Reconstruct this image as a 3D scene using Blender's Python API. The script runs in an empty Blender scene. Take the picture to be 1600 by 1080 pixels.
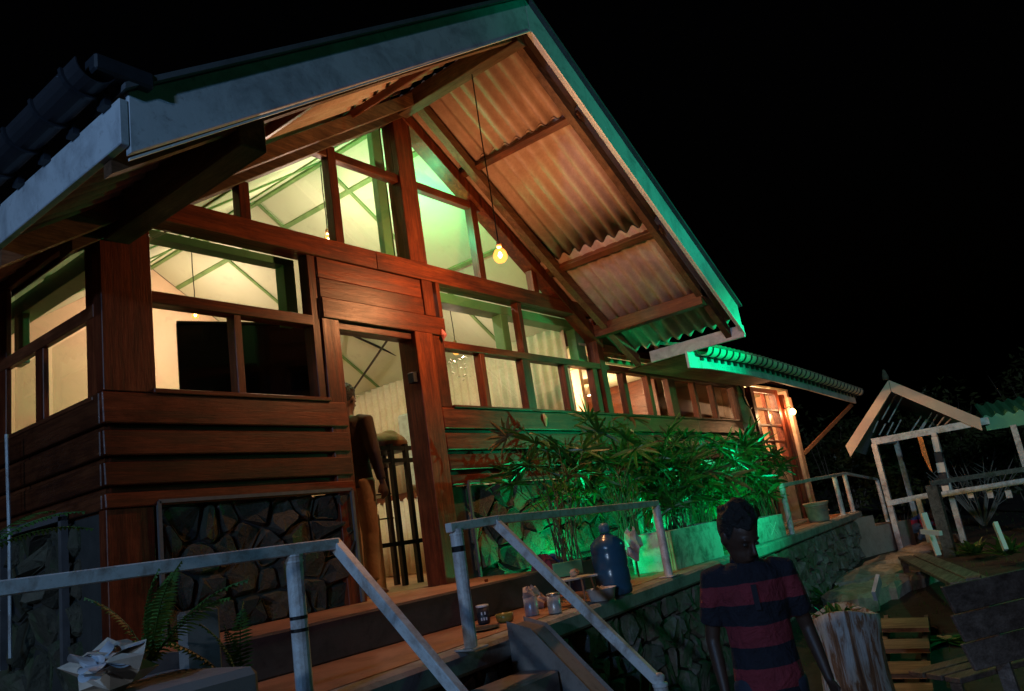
import bpy, math, random
from mathutils import Vector, Matrix, Euler
random.seed(7)
R = math.radians
scn = bpy.context.scene
col = scn.collection
# ------------------------------------------------------------------ camera
CAM = Vector((0, -4.6, 1.55))
FPX = 1220.6
RX = Vector((0.61003178, -0.77811507, -0.14966017)).normalized()
UP = Vector((-0.09456505, -0.25901805, 0.96123208))
UP = (UP - RX * UP.dot(RX)).normalized()
BK = RX.cross(UP)
cam = bpy.data.cameras.new('camera')
camo = bpy.data.objects.new('camera', cam)
col.objects.link(camo)
m = Matrix((RX, UP, BK)).transposed().to_4x4()
m.translation = CAM
camo.matrix_world = m
cam.sensor_fit = 'HORIZONTAL'
cam.sensor_width = 36
cam.lens = FPX / 1600 * 36
cam.clip_end = 500
scn.camera = camo
# ------------------------------------------------------------------ world, moonlight, exposure
w = bpy.data.worlds.new('World')
scn.world = w
w.use_nodes = True
wn = w.node_tree
bg = wn.nodes['Background']
sky = wn.nodes.new('ShaderNodeTexSky')
sky.sky_type = 'NISHITA'
sky.sun_disc = False
SUN_EL, SUN_AZ = R(14), R(-118)
sky.sun_elevation = R(-4)
sky.sun_rotation = R(-118)
wn.links.new(sky.outputs[0], bg.inputs[0])
bg.inputs[1].default_value = 0.02
sd = bpy.data.lights.new('moon', 'SUN')
sd.energy = 0.36
sd.angle = R(1.5)
sd.color = (0.55, 0.75, 1.0)
so = bpy.data.objects.new('moon', sd)
col.objects.link(so)
sundir = Vector((-0.92, -0.36, 0.16)).normalized()      # towards the light
so.rotation_euler = sundir.to_track_quat('Z', 'Y').to_euler()
so.location = (-5, -8, 6)
scn.view_settings.view_transform = 'Standard'
scn.view_settings.look = 'None'
scn.view_settings.gamma = 1
scn.view_settings.exposure = 0
scn.view_settings.use_curve_mapping = False
scn.render.engine = 'CYCLES'
scn.cycles.use_denoising = True
scn.cycles.max_bounces = 8
scn.cycles.transparent_max_bounces = 16
scn.cycles.caustics_reflective = False
scn.cycles.caustics_refractive = False
scn.cycles.sample_clamp_indirect = 3

# ------------------------------------------------------------------ helpers
def ray(px, py):
    return RX * (px - 800) - UP * (py - 540) - BK * FPX
def pt(px, py, ax, val):            # a measured point of the photograph on a known real plane
    d = ray(px, py)
    i = 'xyz'.index(ax)
    return CAM + d * ((val - CAM[i]) / d[i])

ORG = {}
class MB:
    def __init__(s):
        s.v = []; s.f = []
    def add(s, vs, fs):
        n = len(s.v)
        s.v += [tuple(v) for v in vs]
        s.f += [tuple(i + n for i in f) for f in fs]
        return s
    def box(s, x0, x1, y0, y1, z0, z1):
        vs = [(x, y, z) for x in (x0, x1) for y in (y0, y1) for z in (z0, z1)]
        return s.add(vs, [(0,1,3,2),(4,6,7,5),(0,4,5,1),(2,3,7,6),(0,2,6,4),(1,5,7,3)])
    def obox(s, c, e, rot):
        rot = rot if isinstance(rot, Matrix) else Euler(rot).to_matrix()
        c = Vector(c)
        vs = [c + rot @ Vector((x*e[0]/2, y*e[1]/2, z*e[2]/2)) for x in (-1,1) for y in (-1,1) for z in (-1,1)]
        return s.add(vs, [(0,1,3,2),(4,6,7,5),(0,4,5,1),(2,3,7,6),(0,2,6,4),(1,5,7,3)])
    def beam(s, p, q, w, h, up=(0,0,1)):
        p, q = Vector(p), Vector(q)
        d = (q - p).normalized()
        sd_ = d.cross(Vector(up)).normalized()
        u = sd_.cross(d)
        vs = [b + sd_*(a*w/2) + u*(c*h/2) for b in (p, q) for a in (-1,1) for c in (-1,1)]
        return s.add(vs, [(0,1,3,2),(4,6,7,5),(0,4,5,1),(2,3,7,6),(0,2,6,4),(1,5,7,3)])
    def tube(s, pts, r, n=8, cap=True):
        pts = [Vector(p) for p in pts]
        rs = r if isinstance(r, (list, tuple)) else [r]*len(pts)
        vs = []; fs = []
        prev = None
        for i, p in enumerate(pts):
            d = (pts[min(i+1, len(pts)-1)] - pts[max(i-1, 0)]).normalized()
            if prev is None:
                a = Vector((0,0,1)) if abs(d.z) < .9 else Vector((1,0,0))
                u = d.cross(a).normalized()
            else:
                u = (prev - d*prev.dot(d)).normalized()
            prev = u
            v = d.cross(u)
            for k in range(n):
                t = 2*math.pi*k/n
                vs.append(p + (u*math.cos(t) + v*math.sin(t))*rs[i])
        for i in range(len(pts)-1):
            for k in range(n):
                a, b = i*n+k, i*n+(k+1) % n
                fs.append((a, b, b+n, a+n))
        if cap:
            fs.append(tuple(range(n))[::-1]); fs.append(tuple((len(pts)-1)*n+k for k in range(n)))
        return s.add(vs, fs)
    def lathe(s, prof, c=(0,0,0), n=16, sx=1, sy=1):
        c = Vector(c); vs = []; fs = []
        for r, z in prof:
            for k in range(n):
                t = 2*math.pi*k/n
                vs.append(c + Vector((r*math.cos(t)*sx, r*math.sin(t)*sy, z)))
        for i in range(len(prof)-1):
            for k in range(n):
                a, b = i*n+k, i*n+(k+1) % n
                fs.append((a, b, b+n, a+n))
        fs.append(tuple(range(n))[::-1]); fs.append(tuple((len(prof)-1)*n+k for k in range(n)))
        return s.add(vs, fs)
    def loft(s, rings, n=12):      # rings: (centre, radius a, radius b, axis a, axis b)
        vs = []; fs = []
        for c, a, b, ua, ub in rings:
            for k in range(n):
                t = 2*math.pi*k/n
                vs.append(Vector(c) + Vector(ua)*(a*math.cos(t)) + Vector(ub)*(b*math.sin(t)))
        for i in range(len(rings)-1):
            for k in range(n):
                p, q = i*n+k, i*n+(k+1) % n
                fs.append((p, q, q+n, p+n))
        fs.append(tuple(range(n))[::-1]); fs.append(tuple((len(rings)-1)*n+k for k in range(n)))
        return s.add(vs, fs)
    def mesh(s, name, off=(0,0,0), smooth=False):
        me = bpy.data.meshes.new(name)
        o = Vector(off)
        me.from_pydata([tuple(Vector(v) - o) for v in s.v], [], s.f)
        me.update()
        if smooth:
            for p in me.polygons: p.use_smooth = True
        return me
    def build(s, name, mat, parent=None, smooth=False, bevel=0, local=False, **kw):
        off = (0,0,0) if (local or parent is None) else ORG.get(parent.name, (0,0,0))
        me = s.mesh(name, off, smooth)
        if mat: me.materials.append(mat)
        o = bpy.data.objects.new(name, me)
        col.objects.link(o)
        if parent:
            o.parent = parent
            ORG[o.name] = off
        if bevel:
            b = o.modifiers.new('bevel', 'BEVEL'); b.width = bevel; b.segments = 1; b.limit_method = 'ANGLE'; b.angle_limit = R(40)
        tag(o, **kw)
        return o
def tag(o, label=None, cat=None, group=None, kind=None):
    if label: o['label'] = label
    if cat: o['category'] = cat
    if group: o['group'] = group
    if kind: o['kind'] = kind
    return o
def thing(name, label, cat, loc=(0,0,0), rz=0, group=None):
    o = bpy.data.objects.new(name, None)
    o.empty_display_size = .1
    col.objects.link(o)
    o.location = loc; o.rotation_euler = (0,0,rz)
    ORG[o.name] = tuple(loc)
    return tag(o, label, cat, group)
def share(name, me, parent, loc, rot=(0,0,0), sc=1):     # a piece that shares its mesh; loc in world or parent axes
    o = bpy.data.objects.new(name, me)
    col.objects.link(o)
    o.location = loc; o.rotation_euler = rot
    o.scale = (sc, sc, sc) if isinstance(sc, (int, float)) else sc
    o.parent = parent
    return o

# ------------------------------------------------------------------ materials
class Mat:
    def __init__(s, name):
        s.m = bpy.data.materials.new(name); s.m.use_nodes = True
        s.n = s.m.node_tree.nodes; s.l = s.m.node_tree.links
        s.b = s.n['Principled BSDF']; s.o = s.n['Material Output']
    def node(s, t, **kw):
        n = s.n.new(t)
        for k, v in kw.items():
            if k.startswith('i_'):
                n.inputs[int(k[2:]) if k[2:].isdigit() else k[2:].replace('_', ' ')].default_value = v
            else: setattr(n, k, v)
        return n
    def coords(s, scale=(1,1,1), rnd=True):
        tc = s.node('ShaderNodeTexCoord')
        mp = s.node('ShaderNodeMapping'); mp.inputs['Scale'].default_value = scale
        s.l.new(tc.outputs['Object'], mp.inputs['Vector'])
        if rnd:
            oi = s.node('ShaderNodeObjectInfo')
            mu = s.node('ShaderNodeMath', operation='MULTIPLY'); mu.inputs[1].default_value = 37.0
            s.l.new(oi.outputs['Random'], mu.inputs[0])
            cb = s.node('ShaderNodeCombineXYZ')
            for i in range(3): s.l.new(mu.outputs[0], cb.inputs[i])
            s.l.new(cb.outputs[0], mp.inputs['Location'])
            s.oi = oi
        return mp.outputs[0]
    def noise(s, vec, scale, detail=5, rough=.6, dist=0):
        n = s.node('ShaderNodeTexNoise')
        n.inputs['Scale'].default_value = scale; n.inputs['Detail'].default_value = detail
        n.inputs['Roughness'].default_value = rough; n.inputs['Distortion'].default_value = dist
        s.l.new(vec, n.inputs['Vector'])
        return n.outputs['Fac']
    def ramp(s, fac, stops):
        r = s.node('ShaderNodeValToRGB')
        e = r.color_ramp.elements
        e[0].position, e[0].color = stops[0][0], (*stops[0][1], 1)
        e[1].position, e[1].color = stops[-1][0], (*stops[-1][1], 1)
        for p, c in stops[1:-1]:
            k = e.new(p); k.color = (*c, 1)
        s.l.new(fac, r.inputs[0])
        return r.outputs[0]
    def mul(s, a, b, fac=1.0, mode='MULTIPLY'):
        n = s.node('ShaderNodeMix', data_type='RGBA', blend_type=mode)
        if isinstance(fac, float): n.inputs[0].default_value = fac
        else: s.l.new(fac, n.inputs[0])
        for i, x in ((6, a), (7, b)):
            if isinstance(x, tuple): n.inputs[i].default_value = (*x, 1)
            else: s.l.new(x, n.inputs[i])
        return n.outputs[2]
    def bump(s, h, strength=.3, dist=.02):
        n = s.node('ShaderNodeBump'); n.inputs['Strength'].default_value = strength; n.inputs['Distance'].default_value = dist
        s.l.new(h, n.inputs['Height']); s.l.new(n.outputs[0], s.b.inputs['Normal'])
    def color(s, c):
        if isinstance(c, tuple): s.b.inputs['Base Color'].default_value = (*c, 1)
        else: s.l.new(c, s.b.inputs['Base Color'])
    def rough(s, v): s.b.inputs['Roughness'].default_value = v

def simple(name, c, rough=.6, metal=0, var=.25, scale=9, bump=.1, spec=None):
    M = Mat(name)
    v = M.coords()
    n = M.noise(v, scale, 6)
    d = tuple(x*(1-var) for x in c); u = tuple(min(1, x*(1+var)) for x in c)
    M.color(M.ramp(n, [(.3, d), (.7, u)])); M.rough(rough)
    M.b.inputs['Metallic'].default_value = metal
    if bump: M.bump(n, bump)
    if spec is not None: M.b.inputs['Specular IOR Level'].default_value = spec
    return M.m
def wood(name, axis, dark, mid, light, rough=.38, k=1.0):
    M = Mat(name)
    sc = [9, 9, 9]; sc['xyz'.index(axis)] = .7
    v = M.coords(tuple(sc))
    n = M.noise(v, 2.2*k, 8, .65, .6)
    f = M.noise(v, 11*k, 4, .7, .2)
    c = M.ramp(n, [(.28, dark), (.5, mid), (.74, light)])
    c2 = M.ramp(f, [(.3, (.55,.5,.45)), (.6, (1.0,1.0,1.0))])
    c = M.mul(c, c2)
    tone = M.ramp(M.oi.outputs['Random'], [(0, (.62,.58,.55)), (1, (1.12,1.08,1.05))])
    c = M.mul(c, tone)
    v2 = M.coords((1,1,1))
    st = M.noise(v2, 1.6, 6, .7)
    c = M.mul(c, M.ramp(st, [(.36, (.5,.45,.42)), (.55, (1.0,1.0,1.0))]))
    vo = M.node('ShaderNodeTexVoronoi'); vo.inputs['Scale'].default_value = .42
    M.l.new(v, vo.inputs['Vector'])
    c = M.mul(c, M.ramp(vo.outputs['Distance'], [(.02, (.30,.24,.22)), (.10, (1,1,1))]))
    M.color(c)
    rr = M.ramp(n, [(.2, (rough+.18,)*3), (.8, (rough-.06,)*3)])
    M.l.new(rr, M.b.inputs['Roughness'])
    M.bump(f, .25, .008)
    M.b.inputs['Specular IOR Level'].default_value = .35
    return M.m
WX = wood('varnished_wood', 'x', (.055,.011,.005), (.165,.034,.013), (.31,.075,.028), .34)
WZ = wood('varnished_wood_upright', 'z', (.055,.011,.005), (.165,.034,.013), (.31,.075,.028), .34)
WY = wood('varnished_wood_depth', 'y', (.08,.022,.01), (.17,.05,.02), (.26,.085,.035))
WR = wood('rough_rafter_wood', 'y', (.09,.045,.025), (.17,.09,.05), (.27,.15,.085), .6)
WRX = wood('rough_rafter_wood_along', 'x', (.09,.04,.022), (.17,.08,.04), (.26,.13,.07), .6)
SLAT = wood('worn_slat_wood', 'y', (.16,.075,.045), (.30,.16,.10), (.45,.27,.18), .5)
BENCH = wood('weathered_bench_wood', 'x', (.09,.07,.065), (.21,.165,.15), (.33,.27,.25), .5)

def painted(name, c, stain=(.45,.42,.4), amt=.5, rough=.55, sc=3.0):
    M = Mat(name)
    v = M.coords()
    n = M.noise(v, sc, 8, .7, .4)
    g = M.noise(v, sc*7, 6, .7)
    col_ = M.mul(c, M.ramp(n, [(.33, stain), (.55, (1,1,1))]), amt)
    col_ = M.mul(col_, M.ramp(g, [(.28, (.55,.5,.5)), (.42, (1,1,1))]), amt)
    M.color(col_); M.rough(rough); M.bump(g, .15, .01)
    return M.m
FASCIA = painted('weathered_white_paint', (.56,.58,.60), (.42,.42,.44), .8)
RAIL = painted('rail_paint', (.62,.64,.64), (.34,.20,.13), .75, .38, 9)
WHITE = painted('white_paint', (.78,.76,.72), (.8,.78,.74), .3)
GREENP = painted('green_paint_and_light', (.13,.42,.20), (.6,.6,.6), .4, .5)  # inner trims and canopy carry painted green light; elsewhere plain green
CEIL = painted('ceiling_board', (.66,.74,.54), (.82,.78,.70), .35, .8, .8)  # green light on the ceiling is put into this board colour
WALLIN = painted('inner_wall', (.90,.64,.46), (.85,.8,.76), .4, .8, 1.2)
CREAM = painted('cream_wall', (.83,.76,.62), (.85,.8,.76), .3, .8, 1.0)
BATTEN = simple('ceiling_batten', (.16,.30,.10), .7)  # battens tinted with the same painted green light
PILLAR = painted('plastered_pillar', (.50,.33,.22), (.45,.35,.3), .8, .7, 4)

def corr(name, c, mott, tr=.0):
    M = Mat(name)
    v = M.coords((1,1,1))
    n = M.noise(v, 2.3, 9, .75, .5)
    g = M.noise(v, 38, 6, .75)
    c1 = M.mul(c, M.ramp(n, [(.34, mott), (.62, (1,1,1))]), .85)
    c1 = M.mul(c1, M.ramp(g, [(.32, (.7,.66,.62)), (.58, (1,1,1))]), .45)
    M.color(c1); M.rough(.8); M.bump(g, .25, .006)
    return M.m
SHEET = corr('cement_roof_sheet', (.50,.335,.26), (.66,.56,.50))
SHEETW = corr('pale_corrugated_sheet', (.80,.74,.60), (.85,.8,.7))
SHEETD = corr('dark_roof_top', (.12,.12,.13), (.5,.5,.5))

def stonemat(name, cs, rough=.8, moss=None):
    M = Mat(name)
    v = M.coords()
    n = M.noise(v, 7, 9, .7, .5)
    g = M.noise(v, 45, 5, .7)
    base = M.ramp(M.oi.outputs['Random'], [(i/(len(cs)-1), c) for i, c in enumerate(cs)])
    c = M.mul(base, M.ramp(n, [(.3, (.4,.38,.36)), (.65, (1.15,1.1,1.05))]))
    if moss:
        c = M.mul(c, moss, M.ramp(M.noise(v, 3.3, 6, .7), [(.5, (0,0,0)), (.62, (.8,.8,.8))]), 'MIX')
    M.color(c); M.rough(rough)
    ad = M.node('ShaderNodeMath', operation='ADD')
    M.l.new(n, ad.inputs[0]); M.l.new(g, ad.inputs[1])
    M.bump(ad.outputs[0], .7, .03)
    return M.m
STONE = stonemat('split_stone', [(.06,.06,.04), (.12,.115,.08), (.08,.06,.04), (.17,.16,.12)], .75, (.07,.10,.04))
STONED = stonemat('shaded_mossy_stone', [(.035,.036,.025), (.07,.068,.05), (.045,.036,.026), (.09,.085,.065)], .8, (.03,.045,.02))  # darker copy of the split stone, shade of the left panel put in
STONE2 = stonemat('rubble_stone', [(.17,.165,.15), (.25,.24,.22), (.21,.18,.15), (.30,.29,.27)], .85, (.09,.12,.06))
ROCK = stonemat('path_rock', [(.50,.43,.36), (.38,.33,.28)], .9)
PFR = simple('grey_pipe_frame', (.11,.10,.10), .6)  # even dark grey for the pipe frames
MORTAR = simple('dark_mortar', (.045,.042,.038), .95, bump=.4)
CONC = painted('terrace_concrete', (.33,.33,.32), (.4,.4,.38), .9, .75, 4)
CONCD = painted('stair_concrete', (.24,.21,.19), (.5,.45,.42), .9, .85, 3)
FLOOR = painted('red_cement_floor', (.42,.20,.11), (.45,.38,.34), .8, .5, 2.5)
SOIL = simple('garden_soil', (.045,.036,.026), .95, scale=6, bump=.8)
BLACK = simple('black_metal', (.015,.014,.014), .4, .3)
DARKF = simple('dark_fitting', (.02,.022,.028), .5)
GUT = simple('shaded_gutter_plastic', (.028,.027,.032), .5, var=.1)  # shade on the left gutter is put into this colour
LEAFC = None
def leafmat(name, a, b, rough=.42, tr=.25):
    M = Mat(name)
    v = M.coords()
    c = M.ramp(M.oi.outputs['Random'], [(0, a), (1, b)])
    n = M.noise(v, 14, 4)
    c = M.mul(c, M.ramp(n, [(.3, (.6,.6,.5)), (.7, (1.2,1.2,1.1))]))
    M.color(c); M.rough(rough)
    t = M.node('ShaderNodeBsdfTranslucent'); M.l.new(c, t.inputs[0])
    mx = M.node('ShaderNodeMixShader'); mx.inputs[0].default_value = tr
    M.l.new(M.b.outputs[0], mx.inputs[1]); M.l.new(t.outputs[0], mx.inputs[2]); M.l.new(mx.outputs[0], M.o.inputs[0])
    return M.m
LEAF = leafmat('palm_leaf', (.018,.085,.016), (.045,.15,.03), .36)
FERN = leafmat('fern_leaf', (.05,.13,.02), (.09,.20,.04), .5)
BUSH = leafmat('bush_leaf', (.05,.07,.025), (.09,.11,.04), .5)
STEM = simple('leaf_stem', (.08,.085,.03), .6)
BARK = simple('bark', (.13,.10,.075), .9, scale=14, bump=.6)
def glass(name, tint=(1,1,1), ior=1.45, gl=.02):
    M = Mat(name); M.n.remove(M.b)
    t = M.node('ShaderNodeBsdfTransparent'); t.inputs[0].default_value = (*tint, 1)
    g = M.node('ShaderNodeBsdfGlossy'); g.inputs['Roughness'].default_value = gl
    fr = M.node('ShaderNodeLayerWeight')
    pw = M.node('ShaderNodeMath', operation='POWER'); pw.inputs[1].default_value = 5
    M.l.new(fr.outputs['Facing'], pw.inputs[0])
    ad = M.node('ShaderNodeMath', operation='MULTIPLY_ADD'); ad.inputs[1].default_value = .6; ad.inputs[2].default_value = .06
    M.l.new(pw.outputs[0], ad.inputs[0])
    mx = M.node('ShaderNodeMixShader')
    M.l.new(ad.outputs[0], mx.inputs[0]); M.l.new(t.outputs[0], mx.inputs[1]); M.l.new(g.outputs[0], mx.inputs[2])
    M.l.new(mx.outputs[0], M.o.inputs[0])
    return M.m
PANE = glass('window_glass', (.97,.97,.95))
BOTG = glass('bottle_glass', (.45,.30,.12))
def emit(name, c, s, mixt=0):
    M = Mat(name); M.n.remove(M.b)
    e = M.node('ShaderNodeEmission'); e.inputs[0].default_value = (*c, 1); e.inputs[1].default_value = s
    if mixt:
        t = M.node('ShaderNodeBsdfTransparent')
        mx = M.node('ShaderNodeMixShader'); mx.inputs[0].default_value = mixt
        M.l.new(e.outputs[0], mx.inputs[1]); M.l.new(t.outputs[0], mx.inputs[2]); M.l.new(mx.outputs[0], M.o.inputs[0])
    else: M.l.new(e.outputs[0], M.o.inputs[0])
    return M.m
BULBG = emit('glowing_bulb_glass', (1,.36,.06), 2.6, .35)
FIL = emit('filament', (1,.75,.35), 60)
SKIN = simple('skin', (.065,.032,.022), .5, var=.1)
HAIR = simple('black_hair', (.012,.010,.010), .7, scale=60, bump=.8)
def cloth(name, c, rough=.85):
    M = Mat(name)
    v = M.coords()
    n = M.noise(v, 4, 6, .6, .5)
    M.color(M.mul(c, M.ramp(n, [(.3,(.6,.6,.6)), (.7,(1.1,1.1,1.1))]))); M.rough(rough); M.bump(n, .6, .04)
    return M.m

def plight(name, loc, power, color, parent=None, r=.03):
    l = bpy.data.lights.new(name, 'POINT'); l.energy = power; l.color = color; l.shadow_soft_size = r
    o = bpy.data.objects.new(name, l); col.objects.link(o)
    if parent:
        o.parent = parent
        o.location = Vector(loc) - Vector(ORG[parent.name])
    else: o.location = loc
    return o

def voronoi(x0, x1, z0, z1, cell, seed, gap=.012, stretch=1.0):
    rnd = random.Random(seed)
    nx = max(1, round((x1-x0)/(cell*stretch))); nz = max(1, round((z1-z0)/cell))
    S = []
    for i in range(nx):
        for j in range(nz):
            S.append((x0+(i+.5+rnd.uniform(-.42,.42)+(.25 if j%2 else -.25))*(x1-x0)/nx, z0+(j+.5+rnd.uniform(-.4,.4))*(z1-z0)/nz))
    out = []
    for a in S:
        poly = [(x0,z0),(x1,z0),(x1,z1),(x0,z1)]
        for b in S:
            if b is a or abs(b[0]-a[0]) > cell*5*stretch or abs(b[1]-a[1]) > cell*5: continue
            mx, mz = (a[0]+b[0])/2, (a[1]+b[1])/2
            nx_, nz_ = b[0]-a[0], b[1]-a[1]
            L = math.hypot(nx_, nz_); nx_ /= L; nz_ /= L
            mx -= nx_*gap/2; mz -= nz_*gap/2
            new = []
            for i in range(len(poly)):
                p, q = poly[i], poly[(i+1) % len(poly)]
                dp = (p[0]-mx)*nx_+(p[1]-mz)*nz_; dq = (q[0]-mx)*nx_+(q[1]-mz)*nz_
                if dp <= 0: new.append(p)
                if (dp < 0 < dq) or (dq < 0 < dp):
                    t = dp/(dp-dq); new.append((p[0]+(q[0]-p[0])*t, p[1]+(q[1]-p[1])*t))
            poly = new
            if len(poly) < 3: break
        if len(poly) >= 3: out.append(poly)
    return out
def stones(x0, x1, z0, z1, cell, seed, mapf, mat, parent, depth=.05, gap=.014, stretch=1.0):
    rnd = random.Random(seed+1)
    for poly in voronoi(x0, x1, z0, z1, cell, seed, gap, stretch):
        cx = sum(p[0] for p in poly)/len(poly); cz = sum(p[1] for p in poly)/len(poly)
        d = depth*rnd.uniform(.5, 1.2)
        # cut corners for a rounder outline
        P = []
        for i in range(len(poly)):
            p, q = poly[i], poly[(i+1) % len(poly)]
            for t in (.13, .87): P.append((p[0]+(q[0]-p[0])*t, p[1]+(q[1]-p[1])*t))
        n = len(P); tx, tz = rnd.uniform(-.15,.15), rnd.uniform(-.15,.15)
        tx *= 2.2; tz *= 2.2
        J = [rnd.uniform(.93,1.0) for _ in P]; Q = [rnd.uniform(.72,.90) for _ in P]
        vs = [mapf(x, z, -.02) for x, z in P]
        vs += [mapf(cx+(x-cx)*j, cz+(z-cz)*j, d*rnd.uniform(.35,.65)) for (x, z), j in zip(P, J)]
        vs += [mapf(cx+(x-cx)*q, cz+(z-cz)*q, d*(1+rnd.uniform(-.3,.3))+(x-cx)*tx+(z-cz)*tz) for (x, z), q in zip(P, Q)]
        vs += [mapf(cx, cz, d*rnd.uniform(.9,1.25))]
        fs = [(k, (k+1)%n, n+(k+1)%n, n+k) for k in range(n)] + [(n+k, n+(k+1)%n, 2*n+(k+1)%n, 2*n+k) for k in range(n)] + [(2*n+k, 2*n+(k+1)%n, 3*n) for k in range(n)]
        MB().add(vs, fs).build('stone', mat, parent)

# ================================================================== GROUND
def gz(x, y):
    h = .22*max(0, min(1, (x-8)/6))
    return h + .02*math.sin(x*1.7+y)*math.cos(y*1.3)
b = MB(); nx, ny = 90, 60
gx = [-120+i*10 for i in range(12)] + [-3+i*.5 for i in range(60)] + [27+i*12 for i in range(18)]
gy = [-160+i*12 for i in range(13)] + [-9+i*.5 for i in range(50)] + [16+i*12 for i in range(15)]
vs = [(x, y, gz(x, y)-.02*0) for x in gx for y in gy]
fs = [(i*len(gy)+j, (i+1)*len(gy)+j, (i+1)*len(gy)+j+1, i*len(gy)+j+1) for i in range(len(gx)-1) for j in range(len(gy)-1)]
b.add(vs, fs).build('ground', SOIL, kind='structure', smooth=True)

# terrace: slab edge follows the stone wall, slightly out of line with the house
def edge_y(x): return -1.68 + .0885*(x-3.25)
ZT = 1.0
b = MB()
def slab(x0, x1, z0, z1, fy0, y1):
    return [(x0,fy0(x0),z0),(x0,fy0(x0),z1),(x0,y1,z0),(x0,y1,z1),(x1,fy0(x1),z0),(x1,fy0(x1),z1),(x1,y1,z0),(x1,y1,z1)], [(0,1,3,2),(4,6,7,5),(0,4,5,1),(2,3,7,6),(0,2,6,4),(1,5,7,3)]
b.add(*slab(1.9, 15.5, ZT-.12, ZT, edge_y, -.0))
b.build('terrace', CONC, kind='structure', bevel=.02)
b = MB(); b.add(*slab(1.95, 15.3, ZT, ZT+.004, lambda x: edge_y(x)+.17, -.0))
b.build('terrace_floor', FLOOR, kind='structure')
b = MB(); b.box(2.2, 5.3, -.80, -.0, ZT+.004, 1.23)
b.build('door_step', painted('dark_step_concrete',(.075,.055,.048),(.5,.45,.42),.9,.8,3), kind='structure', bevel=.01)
b = MB(); b.box(2.21, 5.29, -.785, -.001, 1.23, 1.234); b.build('door_step_top', FLOOR, kind='structure')
# garden stairs between the two handrails
b = MB()
for k in range(5):
    b.box(2.42, 3.58, -1.75-.22*(k+1), -1.72-.22*k, 0, ZT-.18*(k+1))
b.build('garden_stairs', CONCD, kind='structure', bevel=.01)
b = MB()
vs = []
for x in (3.60, 3.76): vs += [(x,-1.66,0),(x,-1.66,1.06),(x,-1.80,1.02),(x,-2.75,.08),(x,-2.75,0)]
b.add(vs, [(0,1,2,3,4),(9,8,7,6,5)] + [(k,(k+1)%5+0,(k+1)%5+5,k+5) for k in range(5)])
b.build('stair_cheek', CONCD, kind='structure', bevel=.015)

# stone retaining wall under the terrace
rw = thing('retaining_wall', 'long rubble stone retaining wall holding up the terrace slab', 'stone wall', (8, edge_y(8)+.06, 0))
L = Vector((1, .0885, 0)).normalized(); NO = Vector((.0885, -1, 0)).normalized()
def rmap(s_, z, d):
    x0 = Vector((1.95, edge_y(1.95)+.10, 0))
    p = x0 + L*s_ + NO*d
    p.z = z
    return p
Lw = (15.40-1.95)/L.x
b = MB()
a0, a1 = rmap(0,0,0), rmap(Lw,0,0)
b.add([a0, a1, a1+Vector((0,0,ZT-.125)), a0+Vector((0,0,ZT-.125)), a0+Vector((0,.5,0)), a1+Vector((0,.5,0)), a1+Vector((0,.5,ZT-.125)), a0+Vector((0,.5,ZT-.125))],
      [(0,1,2,3),(7,6,5,4),(0,4,5,1),(3,2,6,7),(0,3,7,4),(1,5,6,2)])
b.build('mortar_bed', MORTAR, rw)
stones(0, 7.5, -.02, ZT-.13, .21, 11, rmap, STONE2, rw, .06, .016, 1.0)
stones(7.5, Lw, .05, ZT-.13, .22, 12, rmap, STONE2, rw, .07, .018, 1.1)
def rmap2(s_, z, d): return Vector((15.40+d, -.6+.12+s_, z))
stones(0, .9, .1, ZT-.13, .26, 13, rmap2, STONE2, rw, .07)

# ================================================================== HOUSE
H = thing('wooden_lodge', 'varnished timber lodge with lit glazed gable, green-light tinted window trims and stone clad base', 'house', (5.05, 0, 0))
XL, XR, XA = 2.2, 8.05, 5.05
ZA, K = 5.75, .655            # sheet underside at the ridge and the roof pitch
def zr(x, z0=ZA): return z0 - K*abs(x-XA)
def bx(n, mt, x0, x1, y0, y1, z0, z1, bev=.004, par=H, **kw):
    return MB().box(x0,x1,y0,y1,z0,z1).build(n, mt, par, bevel=bev, **kw)
# --- base: mortar core and stone cladding
bx('base_wall', MORTAR, XL, 4.0, .03, .25, ZT, 2.02, 0)
bx('base_wall', MORTAR, 5.1, 13.0, .03, .25, ZT, 2.02, 0)
bx('base_wall', MORTAR, XL, XL+.2, .251, 6, 0, 2.02, 0)
fmap = lambda x, z, d: Vector((x, .03-d, z))
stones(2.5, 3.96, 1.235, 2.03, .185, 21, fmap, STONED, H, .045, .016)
stones(5.32, 9.2, 1.01, 2.03, .27, 22, fmap, STONE, H, .035, .014)
stones(9.2, 12.1, 1.01, 1.95, .27, 23, fmap, STONE, H, .035, .014)
lmap = lambda y, z, d: Vector((XL-d, y, z))
stones(.35, 3.2, 1.0, 2.0, .26, 24, lmap, STONE, H, .05, .022)
# pipe frames round the stone panels
for pts in ([(2.47,-.05,1.24),(2.47,-.05,2.05),(3.96,-.05,2.05),(3.96,-.05,1.24)], [(5.29,-.05,1.02),(5.29,-.05,2.05),(9.2,-.05,2.05),(9.2,-.05,1.02)]):
    b = MB()
    for p, q in zip(pts, pts[1:]): b.beam(p, q, .022, .022, (0,1,0))
    b.build('panel_frame', PFR, H)
b = MB(); b.beam((XL-.07,.4,2.05),(XL-.07,1.35,2.05),.04,.05,(0,0,1)); b.beam((XL-.07,.42,2.05),(XL-.07,.42,1.2),.04,.04,(0,1,0)); b.beam((XL-.07,1.3,2.05),(XL-.07,1.3,1.2),.04,.04,(0,1,0))
b.build('panel_frame', PFR, H)
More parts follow.
